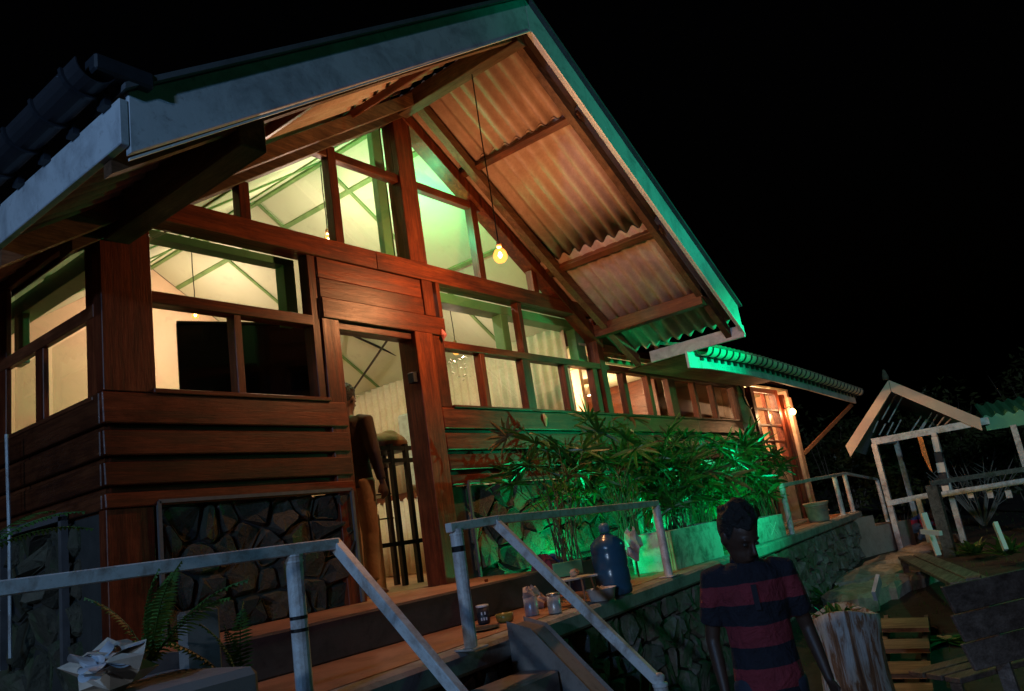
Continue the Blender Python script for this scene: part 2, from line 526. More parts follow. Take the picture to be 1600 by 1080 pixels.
# --- boards under the windows; grooves show the backing board
bx('backing_board', WX, XL+.02, 4.0, .0, .028, 2.031, 2.72, 0)
bx('backing_board', WX, 5.1, 12.1, .0, .028, 2.031, 2.72, 0)
bx('backing_board', WY, XL, XL+.03, .03, 6, 2.021, 2.72, 0)
rowz = [(2.525, 2.715), (2.335, 2.485), (2.16, 2.295), (2.03, 2.115)]
def lap(x0, x1, za, zb, par=H):     # board whose lower edge stands proud
    vs = [(x, y, z) for x in (x0, x1) for y, z in ((-.001, za), (-.001, zb), (-.042, zb), (-.052, za))]
    return MB().add(vs, [(0,1,2,3),(7,6,5,4),(0,4,5,1),(1,5,6,2),(2,6,7,3),(3,7,4,0)]).build('plank', WX, par, bevel=.006)
for za, zb in rowz:
    lap(XL-.04, 4.0, za, zb)
    for x0, x1 in ((5.09, 8.02), (8.024, 10.4), (10.404, 12.08)): lap(x0, x1, za, zb)
    MB().add([(XL+.001, y, z) for y in (0,6) for z in (za,zb)] + [(XL-.042, y, z) for y in (0,6) for z in (za,zb)], [(0,1,3,2),(4,6,7,5),(0,4,5,1),(2,3,7,6),(0,2,6,4),(1,5,7,3)]).build('plank', WY, H, bevel=.006)
# --- corner post, jambs, centre post, beams
bx('corner_post', WZ, XL-.03, 2.49, -.045, .06, 2.72, 4.02)
bx('corner_base_post', WZ, XL-.03, 2.45, -.03, .06, ZT, 2.028)
bx('window_post', WZ, 3.77, 3.845, -.02, .09, 2.72, 3.90)
bx('door_jamb', WZ, 3.85, 4.02, -.035, .12, 1.23, 3.385)
bx('door_jamb', WZ, 4.85, 5.075, -.055, .16, 1.23, 3.385)
bx('trim_board', WZ, 5.08, 5.245, -.03, .05, 2.72, 3.385)
bx('door_lintel', WX, 4.021, 4.849, -.01, .12, 3.32, 3.385)
for x0, x1, z0, z1, yy in ((3.86,5.27,3.387,3.555,-.05),(3.86,5.03,3.560,3.72,-.034),(3.86,5.03,3.724,3.897,-.028)):
    bx('door_head_board', WX, x0, x1, yy, .03, z0, z1)
bx('trim_board', WZ, 5.035, 5.17, -.045, .05, 3.56, 3.90)
bx('trim_board', WZ, 5.215, 5.262, -.05, .05, 3.56, 3.90)
bx('tie_beam', WX, XL-.02, 4.497, -.05, .12, 3.90, 4.065)
bx('tie_beam', WX, 4.50, XR, -.05, .12, 3.902, 4.067)
bx('centre_post', WZ, 4.925, 5.145, -.045, .12, 4.07, 5.60)
bx('window_post', WZ, XR-.06, XR+.06, -.035, .12, 2.72, 3.90)
# gable rakes
for s_ in (-1, 1):
    b = MB()
    x0 = XA; x1 = XA + s_*3.05
    vs = []
    for x, y in ((x0,-.06),(x1,-.06),(x1,.10),(x0,.10)):
        vs += [(x, y, zr(x,ZA-.06)), (x, y, zr(x,ZA-.20))]
    b.add(vs, [(0,1,3,2),(2,3,5,4),(4,5,7,6),(6,7,1,0),(0,2,4,6),(1,7,5,3)])
    b.build('rake_beam', WRX if s_<0 else WZ, H, bevel=.004)
# gable mullions and rail
for x in (3.25, 4.14, 6.0, 6.92):
    bx('mullion', WZ, x-.045, x+.045, -.02, .07, 4.066, zr(x, ZA-.19))
bx('gable_rail', WX, 3.62, 4.094, -.015, .06, 4.85, 4.93)
bx('gable_rail', WX, 4.186, 4.924, -.015, .06, 4.85, 4.93)
bx('gable_rail', WX, 5.146, 5.954, -.015, .06, 4.85, 4.93)
bx('gable_rail', WX, 6.046, 6.36, -.015, .06, 4.85, 4.93)
# transoms, sills
bx('transom', WX, 2.49, 3.77, -.03, .08, 3.315, 3.395)
bx('sill', WX, 2.47, 3.85, -.06, .1, 2.716, 2.745)
bx('transom', WX, 5.245, XR-.06, -.03, .08, 3.275, 3.345)
bx('transom', WX, XR+.06, 12.1, -.03, .08, 3.275, 3.345)
bx('sill', WX, 5.245, 12.1, -.058, .1, 2.716, 2.74)
bx('mullion', WZ, 3.085, 3.145, -.02, .07, 2.745, 3.315)
for x, ww in ((5.79,.07),(6.50,.14),(7.24,.07),(7.86,.10),(8.55,.09),(9.2,.09),(9.85,.20),(10.6,.07),(11.25,.07)):
    bx('mullion', WZ, x-ww/2, x+ww/2, -.02, .07, 2.74, 3.275)
bx('mullion', WZ, 6.50, 6.57, -.02, .07, 3.345, 3.90)
bx('mullion', WZ, 9.82, 9.88, -.02, .07, 3.345, 3.5)
bx('head_beam', WX, XR+.061, 12.1, -.04, .12, 3.50, 3.60)
bx('window_post', WZ, 12.06, 12.16, -.03, .1, 2.72, 3.50)
# panes
def pane(x0, x1, z0, z1, par=H, y=.02): return MB().box(x0, x1, y, y+.005, z0, z1).build('window_pane', PANE, par)
pane(2.49, 3.77, 3.395, 3.90); pane(2.49, 3.084, 2.745, 3.315); pane(3.146, 3.77, 2.745, 3.315)
pane(5.246, 6.499, 3.345, 3.90); pane(6.571, 7.98, 3.345, 3.90)
xs = [5.246, 5.79, 6.50, 7.24, 7.86, 8.55, 9.2, 9.85, 10.6, 11.25, 12.06]
for p, q in zip(xs, xs[1:]): pane(p+.03, q-.03, 2.74, 3.275)
pane(8.12, 9.82, 3.345, 3.50); pane(9.88, 12.06, 3.345, 3.50)
def gpane(x0, x1, za, up):
    zt0, zt1 = zr(x0, ZA-.19), zr(x1, ZA-.19)
    zt0, zt1 = min(zt0, up), min(zt1, up)
    if zt0 < za + .02: x0 = XA - (ZA-.19-za)/K + .02 if x0 < XA else x0; zt0 = za+.01 if x0 < XA else zt0
    if zt1 < za + .02: x1 = XA + (ZA-.19-za)/K - .02; zt1 = za+.01
    vs = [(x, y, z) for y in (.02, .025) for x, z in ((x0, za), (x1, za), (x1, zt1), (x0, zt0))]
    MB().add(vs, [(0,1,2,3),(7,6,5,4),(0,4,5,1),(1,5,6,2),(2,6,7,3),(3,7,4,0)]).build('window_pane', PANE, H)
for x0, x1 in ((2.6,3.205),(3.295,4.095),(4.185,4.925),(5.145,5.955),(6.045,6.875),(6.965,7.5)):
    gpane(x0, x1, 4.07, 4.85 if 3.6 < (x0+x1)/2 < 6.3 else 9)
for x0, x1 in ((3.66,4.095),(4.185,4.925),(5.145,5.955),(6.045,6.3)): gpane(x0, x1, 4.93, 9)
# --- left side wall windows (plane x = XL)
bx('side_sill', WY, XL-.05, XL+.012, .062, 6, 2.68, 2.705)
bx('side_transom', WY, XL-.03, XL+.015, .062, 6, 3.20, 3.285)
bx('side_head', WY, XL-.02, XL+.02, .062, 6, 3.80, 4.0)
for y, ww in ((.10,.14),(.84,.12),(1.53,.30),(2.1,.09),(2.9,.3),(4.0,.1),(5.0,.3)):
    bx('mullion', WZ, XL-.025, XL+.012, y-ww/2, y+ww/2, 2.71, 3.199 if y == .84 else 3.80)
for y0, y1 in ((.175,.775),(.905,1.375)):
    bx('window_pane', PANE, XL+.03, XL+.034, y0, y1, 2.705, 3.2, 0)
bx('window_pane', PANE, XL+.03, XL+.034, .175, 1.375, 3.285, 3.8, 0)
# trims inside the openings, green light painted into their colour
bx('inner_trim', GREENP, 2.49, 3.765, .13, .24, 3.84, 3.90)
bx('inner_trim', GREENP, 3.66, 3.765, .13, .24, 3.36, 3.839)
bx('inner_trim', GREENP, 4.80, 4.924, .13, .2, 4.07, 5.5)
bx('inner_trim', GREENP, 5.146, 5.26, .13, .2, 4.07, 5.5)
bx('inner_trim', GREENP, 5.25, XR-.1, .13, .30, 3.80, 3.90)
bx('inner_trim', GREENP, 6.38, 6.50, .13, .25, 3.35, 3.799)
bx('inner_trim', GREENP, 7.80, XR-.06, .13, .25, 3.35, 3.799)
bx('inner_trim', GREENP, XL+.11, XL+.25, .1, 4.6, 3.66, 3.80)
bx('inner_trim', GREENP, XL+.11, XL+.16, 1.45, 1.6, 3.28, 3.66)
bx('window_pane', PANE, XL+.03, XL+.034, 1.69, 2.05, 2.745, 3.8, 0)
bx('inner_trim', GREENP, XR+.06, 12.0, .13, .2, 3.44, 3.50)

# --- interior shell
bx('inner_floor', FLOOR, XL+.2, 12.9, .251, 4.7, 1.05, 1.23, 0)
bx('inner_floor', FLOOR, 4.02, 4.85, .0, .25, ZT+.01, 1.228, 0)
b = MB()   # back wall with gable
yb = 4.68
b.add([(x, y, z) for y in (yb, yb+.15) for x, z in ((XL,1.23),(7.75,1.23),(7.75,zr(7.75,5.62)),(XA,5.62),(XL,zr(XL,5.62)))],
      [(0,1,2,3,4),(9,8,7,6,5),(0,5,6,1),(1,6,7,2),(4,9,5,0),(2,7,8,3),(3,8,9,4)])
b.build('back_wall', WALLIN, H)
bx('inner_wall', WALLIN, XL+.21, XL+.3, .5, 4.67, 1.23, 2.70, 0)
# ceiling boards, two slopes, as separate sheets with battens
ZC = 5.62
def slope_box(n, mt, s_, xa, xb, y0, y1, zt, th, par=H, bev=0):
    vs = []
    for x in (xa, xb):
        for y in (y0, y1):
            z = zt - K*x
            vs += [(XA+s_*x, y, z), (XA+s_*x, y, z+th)]
    return MB().add(vs, [(0,1,3,2),(4,6,7,5),(0,4,5,1),(2,3,7,6),(0,2,6,4),(1,5,7,3)]).build(n, mt, par, bevel=bev)
ys = [.06, 1.17, 2.32, 3.47, 4.67]
for s_ in (-1, 1):
    xx = [0, .36, 1.55, 2.78]
    for xa, xb in zip(xx, xx[1:]):
        for y0, y1 in zip(ys, ys[1:]):
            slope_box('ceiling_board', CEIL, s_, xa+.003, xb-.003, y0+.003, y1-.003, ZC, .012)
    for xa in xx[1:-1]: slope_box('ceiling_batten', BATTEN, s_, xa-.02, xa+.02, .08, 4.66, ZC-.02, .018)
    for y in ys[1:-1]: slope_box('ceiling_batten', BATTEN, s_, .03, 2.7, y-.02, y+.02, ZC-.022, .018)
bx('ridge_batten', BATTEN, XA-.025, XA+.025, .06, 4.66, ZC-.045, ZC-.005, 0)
slope_box('roof_lining', SHEETD, -1, 0, 2.8, .1, 4.9, ZC+.05, .02)
slope_box('roof_lining', SHEETD, 1, 0, 2.8, .1, 4.9, ZC+.05, .02)
# rods crossing under the ceiling
def rod(p, q, r=.016): MB().tube([p, q], r, 6).build('tie_rod', BLACK, H)
rod((6.4,3.1,4.62),(7.65,2.6,3.97)); rod((7.6,3.95,3.86),(6.85,2.0,4.36)); rod((7.0,3.6,4.25),(6.2,2.5,4.75))
# corrugated inner wall along X = 7.75
def corr_wall(y0, y1, z0, z1f, x, n=16, par=H, name='corrugated_sheet', amp=.022, pitch=.13):
    N = int((y1-y0)/pitch*8); vs = []; fs = []
    for i in range(N+1):
        y = y0+(y1-y0)*i/N; o = amp*math.sin(2*math.pi*y/pitch)
        for z in (z0, z1f(y)):
            vs += [(x+o, y, z), (x+o+.006, y, z)]
    for i in range(N):
        a = i*4; c = a+4
        fs += [(a, a+2, c+2, c), (a+1, c+1, c+3, a+3), (a+2, a+3, c+3, c+2), (a, c, c+1, a+1)]
    MB().add(vs, fs).build(name, SHEETW, par, smooth=True)
zt = lambda y: 3.86
for y0, y1 in ((.22,1.30),(1.28,2.4),(2.38,3.5),(3.48,4.66)):
    corr_wall(y0, y1, 2.30, zt, 7.72)
    corr_wall(y0, y1, 1.24, lambda y: 2.22+.012*math.sin(y*48), 7.60)
bx('wall_rail', WY, 7.60, 7.68, .3, 4.6, 2.2, 2.30)
# wing rooms
bx('wing_back_wall', WALLIN, 7.9, 12.9, 2.6, 2.7, 1.23, 3.6, 0)
bx('wing_side_wall', WALLIN, 12.85, 12.95, .12, 2.6, 1.23, 3.6, 0)
bx('wing_ceiling', CEIL, 7.85, 12.9, .12, 2.7, 3.6, 3.63, 0)
bx('partition', WALLIN, 9.0, 9.08, .9, 2.6, 1.23, 3.59, 0)
bx('partition', DARKF, 8.05, 8.45, .8, .95, 1.23, 3.3, 0)
bx('partition', WY, 11.0, 11.08, .8, 2.6, 1.23, 3.59, 0)

# --- roof sheets (corrugated, one object each)
def sheet(s_, xa, xb, y0, y1, z0, mt, lift=0, amp=.030, pitch=.150):
    N = int(round((y1-y0)/pitch*8)); M_ = 3; vs = []; fs = []
    for i in range(N+1):
        y = y0+(y1-y0)*i/N; o = amp*math.sin(2*math.pi*(y-y0)/pitch)
        for j in range(M_):
            x = xa+(xb-xa)*j/(M_-1)
            z = z0 - K*x + o + lift + amp
            vs += [(XA+s_*x, y, z), (XA+s_*x, y, z+.007)]
    for i in range(N):
        for j in range(M_-1):
            a = (i*M_+j)*2; c = a+2; d = a+M_*2; e = d+2
            fs += [(a, c, e, d), (a+1, d+1, e+1, c+1)]
        a = (i*M_)*2; d = a+M_*2; fs.append((a, d, d+1, a+1))
        a = (i*M_+M_-1)*2; d = a+M_*2; fs.append((a, a+1, d+1, d))
    for i in (0, N):
        for j in range(M_-1):
            a = (i*M_+j)*2; fs.append((a, a+1, a+3, a+2))
    MB().add(vs, fs).build('roof_sheet', mt, H, smooth=True)
for s_ in (1, -1):
    for k, (xa, xb) in enumerate(((.05,.98),(.82,2.20),(2.05,3.48))):
        for y0, y1 in ((-1.55,-.50),(-.52,.53),(.51,1.86),(1.84,3.34),(3.32,4.9)):
            sheet(s_, xa, xb, y0, y1, ZA, SHEET, lift=.02*(2-k)+ (0.004 if y0 > -1 else 0))
# purlins, ridge, wall plates with cut ends
for x, (w_, h_) in ((.82,(.07,.06)),(2.12,(.08,.07))):
    for s_ in (1, -1):
        z = ZA-K*x
        MB().beam((XA+s_*x,-1.5,z-.02),(XA+s_*x,.0,z-.02), w_, h_, (s_*K,0,1)).build('purlin', WY, H, bevel=.004)
MB().beam((XA,-1.52,ZA-.11),(XA,.0,ZA-.11),.12,.17).build('ridge_beam', WR, H, bevel=.006)
MB().beam((2.28,-1.50,3.80),(2.28,.0,3.80),.16,.25).build('wall_plate', WR, H, bevel=.006)
for s_ in (1,):
    x = XA+s_*2.95
    MB().beam((x,-1.46,ZA-K*2.95-.09),(x,.0,ZA-K*2.95-.09),.13,.15).build('wall_plate', WY, H, bevel=.006)
b = MB().box(7.93, 8.07, -1.475, -1.462, 3.74, 3.85).build('plate_end_cut', simple('fresh_cut_wood',(.42,.30,.2),.7), H)
# outer rafters: beside the wall and behind the fascia, slightly bowed
for s_ in (1, -1):
    for yy, w_, h_, mt, dz in ((-.24,.08,.13,WRX,-.09),(-1.44,.07,.12,WRX,-.07)):
        pts = [Vector((XA+s_*t*3.5, yy+(.05*math.sin(t*math.pi) if yy > -1 else 0), ZA-K*t*3.5+dz+.02*math.sin(t*math.pi*1.0))) for t in [i/10 for i in range(11)]]
        b = MB()
        vs = []; fs = []
        for p in pts:
            vs += [p+Vector((0,-w_/2,-h_/2)), p+Vector((0,w_/2,-h_/2)), p+Vector((0,w_/2,h_/2)), p+Vector((0,-w_/2,h_/2))]
        for i in range(10):
            for k in range(4):
                a = i*4+k; c = i*4+(k+1)%4; fs.append((a, c, c+4, a+4))
        fs += [(3,2,1,0),(40,41,42,43)]
        b.add(vs, fs).build('rafter', mt, H)
# fascias (front rakes) and their cap strip
for s_ in (1, -1):
    b = MB(); vs = []
    for x, y in ((0,-1.62),(3.488,-1.62),(3.488,-1.58),(0,-1.58)):
        z = ZA-K*x
        zt_, zb_ = z+.20, z-.13
        if x: zb_ = z-.10 ; zt_ = z+.20
        vs += [(XA+s_*x, y, zb_), (XA+s_*x, y, zt_)]
    b.add(vs, [(0,1,3,2),(2,3,5,4),(4,5,7,6),(6,7,1,0),(1,7,5,3),(0,2,4,6)]).build('rake_fascia', FASCIA, H, bevel=.004)
    slope_box('verge_strip', SHEETD, s_, .01, 3.52, -1.66, -1.35, ZA+.205, .03)
    slope_box('fascia_bead', WHITE, s_, .01, 3.5, -1.635, -1.621, ZA-.135, .012)
# eave fascias
bx('eave_fascia', FASCIA, 1.52, 1.56, -1.62, 5.0, 3.40, 3.62)
bx('eave_fascia', FASCIA, 8.54, 8.58, -1.62, -.42, 3.30, 3.44)
# left gutter: half round trough on strap brackets
def gutter(par, p0, p1, out, r, spacing, mt, matb, closed=True):
    p0, p1, out = Vector(p0), Vector(p1), Vector(out)
    d = (p1-p0); Lg = d.length; d.normalize()
    vs = []; fs = []; n = 10
    for q in (p0, p1):
        for k in range(n+1):
            t = math.pi*k/n
            for rr in (r, r-.006):
                vs.append(q + out*(-math.cos(t)*rr) + Vector((0,0,-math.sin(t)*rr)))
    m_ = (n+1)*2
    for k in range(n):
        fs += [(2*k, 2*k+2, m_+2*k+2, m_+2*k), (2*k+1, m_+2*k+1, m_+2*k+3, 2*k+3)]
    for k in range(n): fs += [(2*k, 2*k+1, 2*k+3, 2*k+2), (m_+2*k, m_+2*k+2, m_+2*k+3, m_+2*k+1)]
    g = MB().add(vs, fs).build('gutter', mt, par, smooth=False)
    # one strap mesh, shared by every bracket
    sv = []; sf = []
    for k in range(n+1):
        t = math.pi*k/n
        for rr in (r+.002, r+.014):
            for a in (-.012, .012):
                sv.append(out*(-math.cos(t)*rr) + Vector((0,0,-math.sin(t)*rr)) + d*a)
    for k in range(n):
        a = 4*k
        sf += [(a, a+4, a+5, a+1), (a+2, a+3, a+7, a+6), (a, a+2, a+6, a+4), (a+1, a+5, a+7, a+3)]
    bm = MB().add(sv, sf)
    # foot tab against the board
    c = -out*(r-.004) + Vector((0,0,-r-.01))
    rot = Matrix((out, d, Vector((0,0,1)))).transposed()
    bm.obox(c, (.03, .07, .05), rot); bm.obox(c+Vector((0,0,.035)), (.03,.03,.05), rot)
    me = bm.mesh('gutter_bracket'); me.materials.append(matb)
    k = 0
    while k*spacing+.12 < Lg:
        share('gutter_bracket', me, g, (p0 + d*(k*spacing+.12)) - Vector(ORG[par.name]))
        k += 1
    return g
gutter(H, (1.42,-1.64,3.73), (1.42,3.2,3.73), (-1,0,0), .088, .30, GUT, DARKF)
bx('verge_end_cap', DARKF, 1.40, 1.66, -1.67, -1.57, 3.69, 3.77, .01)
# --- wing roof
WPTS = [(8.5,-.90,3.14),(9.2,-.90,3.175),(10.6,-.90,3.17),(12.9,-.90,3.10),(15.75,-.90,2.98)]
def weave(x):
    for (a, _, za), (c, _, zb) in zip(WPTS, WPTS[1:]):
        if x <= c: return za+(zb-za)*max(0,(x-a))/(c-a)
    return WPTS[-1][2]
b = MB(); xs_ = [8.5+i*.5 for i in range(15)]+[15.75]
vs = []; fs = []
for x in xs_:
    z = weave(x)
    vs += [(x,-.92,z-.03),(x,-.92,z+.17),(x,-.89,z+.17),(x,-.89,z-.03)]
for i in range(len(xs_)-1):
    for k in range(4): fs.append((i*4+k, i*4+(k+1)%4, i*4+(k+1)%4+4, i*4+k+4))
fs += [(0,1,2,3),((len(xs_)-1)*4+3,(len(xs_)-1)*4+2,(len(xs_)-1)*4+1,(len(xs_)-1)*4)]
b.add(vs, fs).build('wing_eave_fascia', FASCIA, H)
segs = [(8.75, 10.6), (10.6, 12.9), (12.9, 15.75)]
for i, (xa, xb) in enumerate(segs):
    gutter(H, (xa,-1.01,weave(xa)+.19), (xb,-1.01,weave(xb)+.19), (0,-1,0), .085, .21, SHEETW, DARKF)
def wsheet(x0, x1, y0, y1):
    pitch = .15; N = int((x1-x0)/pitch*8); vs = []; fs = []
    for i in range(N+1):
        x = x0+(x1-x0)*i/N; o = .024*math.sin(2*math.pi*x/pitch)
        for y in (y0, y1):
            z = weave(x)+.24+(y+.95)*.32+o+(.02 if y0 > 0 else 0)
            vs += [(x,y,z),(x,y,z+.007)]
    for i in range(N):
        a = i*4; c = a+4
        fs += [(a,a+2,c+2,c),(a+1,c+1,c+3,a+3),(a,c,c+1,a+1),(a+2,a+3,c+3,c+2)]
    MB().add(vs, fs).build('roof_sheet', SHEET, H, smooth=True)
for x0 in [8.65+i*1.02 for i in range(7)]:
    wsheet(x0, x0+1.04, -1.08, .75); wsheet(x0, x0+1.04, .70, 3.0)
for y_ in (-.5, .35): 
    b = MB()
    b.beam((8.6,y_,weave(8.6)+.20+(y_+.95)*.32),(15.7,y_,weave(15.7)+.20+(y_+.95)*.32),.05,.05).build('purlin', WRX, H)
# soffit boards of the wing overhang
bx('wing_soffit', WRX, 8.62, 12.6, -.88, -.05, 3.30, 3.315, 0)
MB().beam((15.62,-.86,2.93),(14.62,-.08,2.15),.05,.06).build('knee_brace', WRX, H)
# porch: plastered trunk pillar, half glazed door, posts
b = MB(); rr = random.Random(5); pr = []
for i in range(12):
    z = 1.0+i*.215
    cx = 12.42+.06*math.sin(i*1.1)+(.06 if i < 3 else 0); 
    pr.append((Vector((cx,.12,z)), .24+.03*math.sin(i*2.3)+(.06 if i < 2 else 0), .2+.02*math.sin(i*1.7), (1,0,0), (0,1,0)))
b.loft(pr, 14).build('trunk_pillar', PILLAR, H, smooth=True)
for pts in ([(12.28,-.07,3.15),(12.33,-.075,3.0),(12.47,-.075,2.92),(12.60,-.06,2.95)],[(12.2,-.07,3.3),(12.3,-.07,3.22),(12.32,-.07,3.12)]):
    MB().tube(pts, [.012,.018,.015,.006][:len(pts)], 6).build('pillar_crack', BLACK, H)
PD = bx('porch_door', WZ, 12.78, 12.92, -.03, .1, 1.0, 3.33)
bx('door_stile', WZ, 13.98, 14.12, -.03, .1, 1.0, 3.33)
bx('door_rail', WX, 12.921, 13.979, -.025, .08, 3.24, 3.33)
bx('door_rail', WX, 12.921, 13.979, -.025, .08, 2.02, 2.12)
bx('door_panel', PILLAR, 12.921, 13.979, .0, .06, 1.0, 2.019)
bx('glazing_bar', WZ, 13.42, 13.47, -.02, .05, 2.121, 3.239)
for z in (2.40, 2.68, 2.96): 
    bx('glazing_bar', WX, 12.921, 13.419, -.018, .05, z-.02, z+.02); bx('glazing_bar', WX, 13.471, 13.979, -.018, .05, z-.02, z+.02)
for x0, x1 in ((12.921,13.419),(13.471,13.979)):
    for z0, z1 in ((2.121,2.379),(2.421,2.659),(2.701,2.939),(2.981,3.239)): pane(x0, x1, z0, z1)
bx('porch_back_wall', WALLIN, 12.97, 15.2, 1.4, 1.5, 1.0, 3.4, 0)
bx('porch_ceiling', CEIL, 12.97, 15.2, .12, 1.4, 3.4, 3.43, 0)
bx('porch_side_wall', WALLIN, 15.1, 15.2, .12, 1.4, 1.0, 3.4, 0)
bx('porch_post', WZ, 14.22, 14.36, -.06, .09, 1.0, 3.25)
bx('porch_post', PILLAR, 14.42, 14.60, -.10, .09, 1.0, 3.2)
bx('white_ledge', WHITE, 9.2, 12.0, -.16, -.05, 1.93, 2.12)
# little door fittings
bx('strike_plate', DARKF, 4.80, 4.86, -.02, .05, 2.93, 3.02)

# ================================================================== LAMPS
def bulb_lamp(name, label, cat, ztop, p, power, color, group=None, br=.045, cordr=.006, sock=True):
    t = thing(name, label, cat, p, group=group)
    x, y, z = p
    sway = [Vector((x, y, z+.10)), Vector((x+.004, y, z+(ztop-z)*.33)), Vector((x-.006, y, z+(ztop-z)*.66)), Vector((x, y, ztop))]
    MB().tube(sway, cordr, 6).build('cord', BLACK, t)
    MB().lathe([(.012,.13),(.02,.12),(.022,.075),(.016,.07)], p, 12).build('socket', simple('socket_brass',(.30,.12,.05),.4,.3), t, smooth=True)
    s_ = br/.045
    g = MB().lathe([(.014,.072),(.017,.055),(.03*s_,.035*s_),(.042*s_,.012*s_),(.045*s_,-.005*s_),(.040*s_,-.025*s_),(.026*s_,-.042*s_),(.006,-.048*s_)], p, 16).build('glass_bulb', BULBG, t, smooth=True)
    b = MB()
    for k in range(4):
        a = k*math.pi/2; q = Vector(p)
        b.tube([q+Vector((.006*math.cos(a),.006*math.sin(a),.03)), q+Vector((.017*math.cos(a+.5),.017*math.sin(a+.5),0)), q+Vector((.006*math.cos(a+1),.006*math.sin(a+1),-.02))], .0025, 5)
    b.build('filament', FIL, g)
    plight(name+'_light', p, power, color, t)
    return t
WARM = (1.0, .50, .20)
bulb_lamp('hanging_bulb', 'glowing filament bulb on a long cord hanging under the open gable', 'light bulb', 5.56, (5.05,-.95,3.82), 330, (1,.44,.17), br=.062)
for p, zt_, lb in (((5.05,1.17,4.72),5.58,'bare bulb on a cord from the ceiling ridge, nearest to the gable glass'), ((5.05,3.67,4.66),5.58,'bare bulb on a cord glowing above the dark screen in the left window')):
    bulb_lamp('ceiling_bulb', lb, 'light bulb', zt_, p, 175, (1,.67,.52), 'bulbs hanging inside the lodge')
L3 = (6.85,1.2,3.72)
t3 = bulb_lamp('ceiling_bulb', 'bright bulb with a glass bead shade seen through the right window', 'light bulb', 4.45, L3, 45, (1,.67,.52), 'bulbs hanging inside the lodge')
b = MB(); rr = random.Random(3)
for k in range(26):
    a = rr.uniform(0, 6.28); r_ = rr.uniform(.04,.13); z = rr.uniform(-.35,-.08)
    b.obox((L3[0]+r_*math.cos(a), L3[1]+r_*math.sin(a), L3[2]+z), (.014,.014,.02), (a,a*2,0))
b.build('glass_beads', simple('glass_bead',(.8,.75,.65),.1,.2), t3)
for p, lb, pw in (((8.5,1.3,3.35),'small ceiling lamp in the wing room behind the narrow windows',120),((10.1,1.4,3.35),'small ceiling lamp in the wing room nearer the porch',90),((13.2,.45,3.25),'ceiling lamp behind the glazed porch door',110)):
    t = thing('room_lamp', lb, 'lamp', p)
    MB().lathe([(.02,.24),(.07,.10),(.09,.04),(.088,.035)], p, 14).build('lamp_shade', WHITE, t, smooth=True)
    MB().lathe([(.01,.05),(.035,.02),(.03,-.02),(.01,-.03)], p, 10).build('glass_bulb', BULBG, t, smooth=True)
    plight('room_light', (p[0],p[1],p[2]-.05), pw, (1,.60,.33), t)
pp = (14.18,-.20,2.90)
t = thing('porch_lamp', 'round glowing lamp on a bracket at the far porch post', 'lamp', pp)
MB().tube([(14.22,-.06,2.98),(14.2,-.15,3.0),(14.18,-.20,2.96)], .01, 6).build('bracket', BLACK, t)
MB().lathe([(.015,.06),(.04,.04),(.062,0),(.045,-.045),(.01,-.062)], pp, 14).build('glass_globe', emit('porch_globe',(1,.62,.25),9,.2), t, smooth=True)
plight('porch_light', pp, 230, (1,.52,.24), t)
# green garden floodlight on a mast, beyond the right edge of the view
gp_ = Vector((9.75,-4.5,3.1)); aim = Vector((8.7,-.7,2.35))
t = thing('garden_floodlight', 'green floodlight on a mast in the garden, right of the benches', 'floodlight', (gp_.x, gp_.y-.1, 0))
dv = (aim-gp_).normalized()
MB().tube([(gp_.x,gp_.y-.1,0),(gp_.x,gp_.y-.1,gp_.z)], .03, 8).build('mast', BLACK, t)
q = dv.to_track_quat('Z','Y').to_matrix()
vs = []; fs = []; n = 14
for r_, z in ((.04,-.09),(.055,-.05),(.06,0),(.052,0),(.045,-.03)):
    for k in range(n): vs.append(gp_ + q @ Vector((r_*math.cos(6.283*k/n), r_*math.sin(6.283*k/n), z)))
for i in range(4):
    for k in range(n): fs.append((i*n+k, i*n+(k+1)%n, (i+1)*n+(k+1)%n, (i+1)*n+k))
fs.append(tuple(range(n))[::-1])
MB().add(vs, fs).build('lamp_head', BLACK, t)
vs = [gp_ + q @ Vector((.044*math.cos(6.283*k/n), .044*math.sin(6.283*k/n), -.028)) for k in range(n)]
MB().add(vs, [tuple(range(n))]).build('lens', emit('green_lens',(.0,1,.35),6), t)
sl = bpy.data.lights.new('flood_beam', 'SPOT'); sl.energy = 1050; sl.color = (.0,1.0,.38); sl.spot_size = R(62); sl.spot_blend = 1; sl.shadow_soft_size = .05
sp = bpy.data.objects.new('flood_beam', sl); col.objects.link(sp); sp.parent = t
sp.location = gp_ + dv*.01 - Vector(ORG[t.name]); sp.rotation_euler = (-dv).to_track_quat('Z','Y').to_euler()
plight('flood_spill', tuple(gp_+dv*.05), 58, (.0,1.0,.45), t, .05)
d2 = (Vector((7.0,-1.6,4.85))-gp_).normalized()  # second lamp head, added to light the gable fascia green
sl = bpy.data.lights.new('added_upper_beam', 'SPOT'); sl.energy = 340; sl.color = (.0,1.0,.55); sl.spot_size = R(42); sl.spot_blend = 1; sl.shadow_soft_size = .05
sp = bpy.data.objects.new('added_upper_beam', sl); col.objects.link(sp); sp.parent = t
sp.location = gp_ + Vector((0,0,.12)) - Vector(ORG[t.name]); sp.rotation_euler = (-d2).to_track_quat('Z','Y').to_euler()
MB().tube([gp_+Vector((0,0,.12))-d2*.09, gp_+Vector((0,0,.12))-d2*.02], [.04,.055], 12).build('lamp_head', BLACK, t)

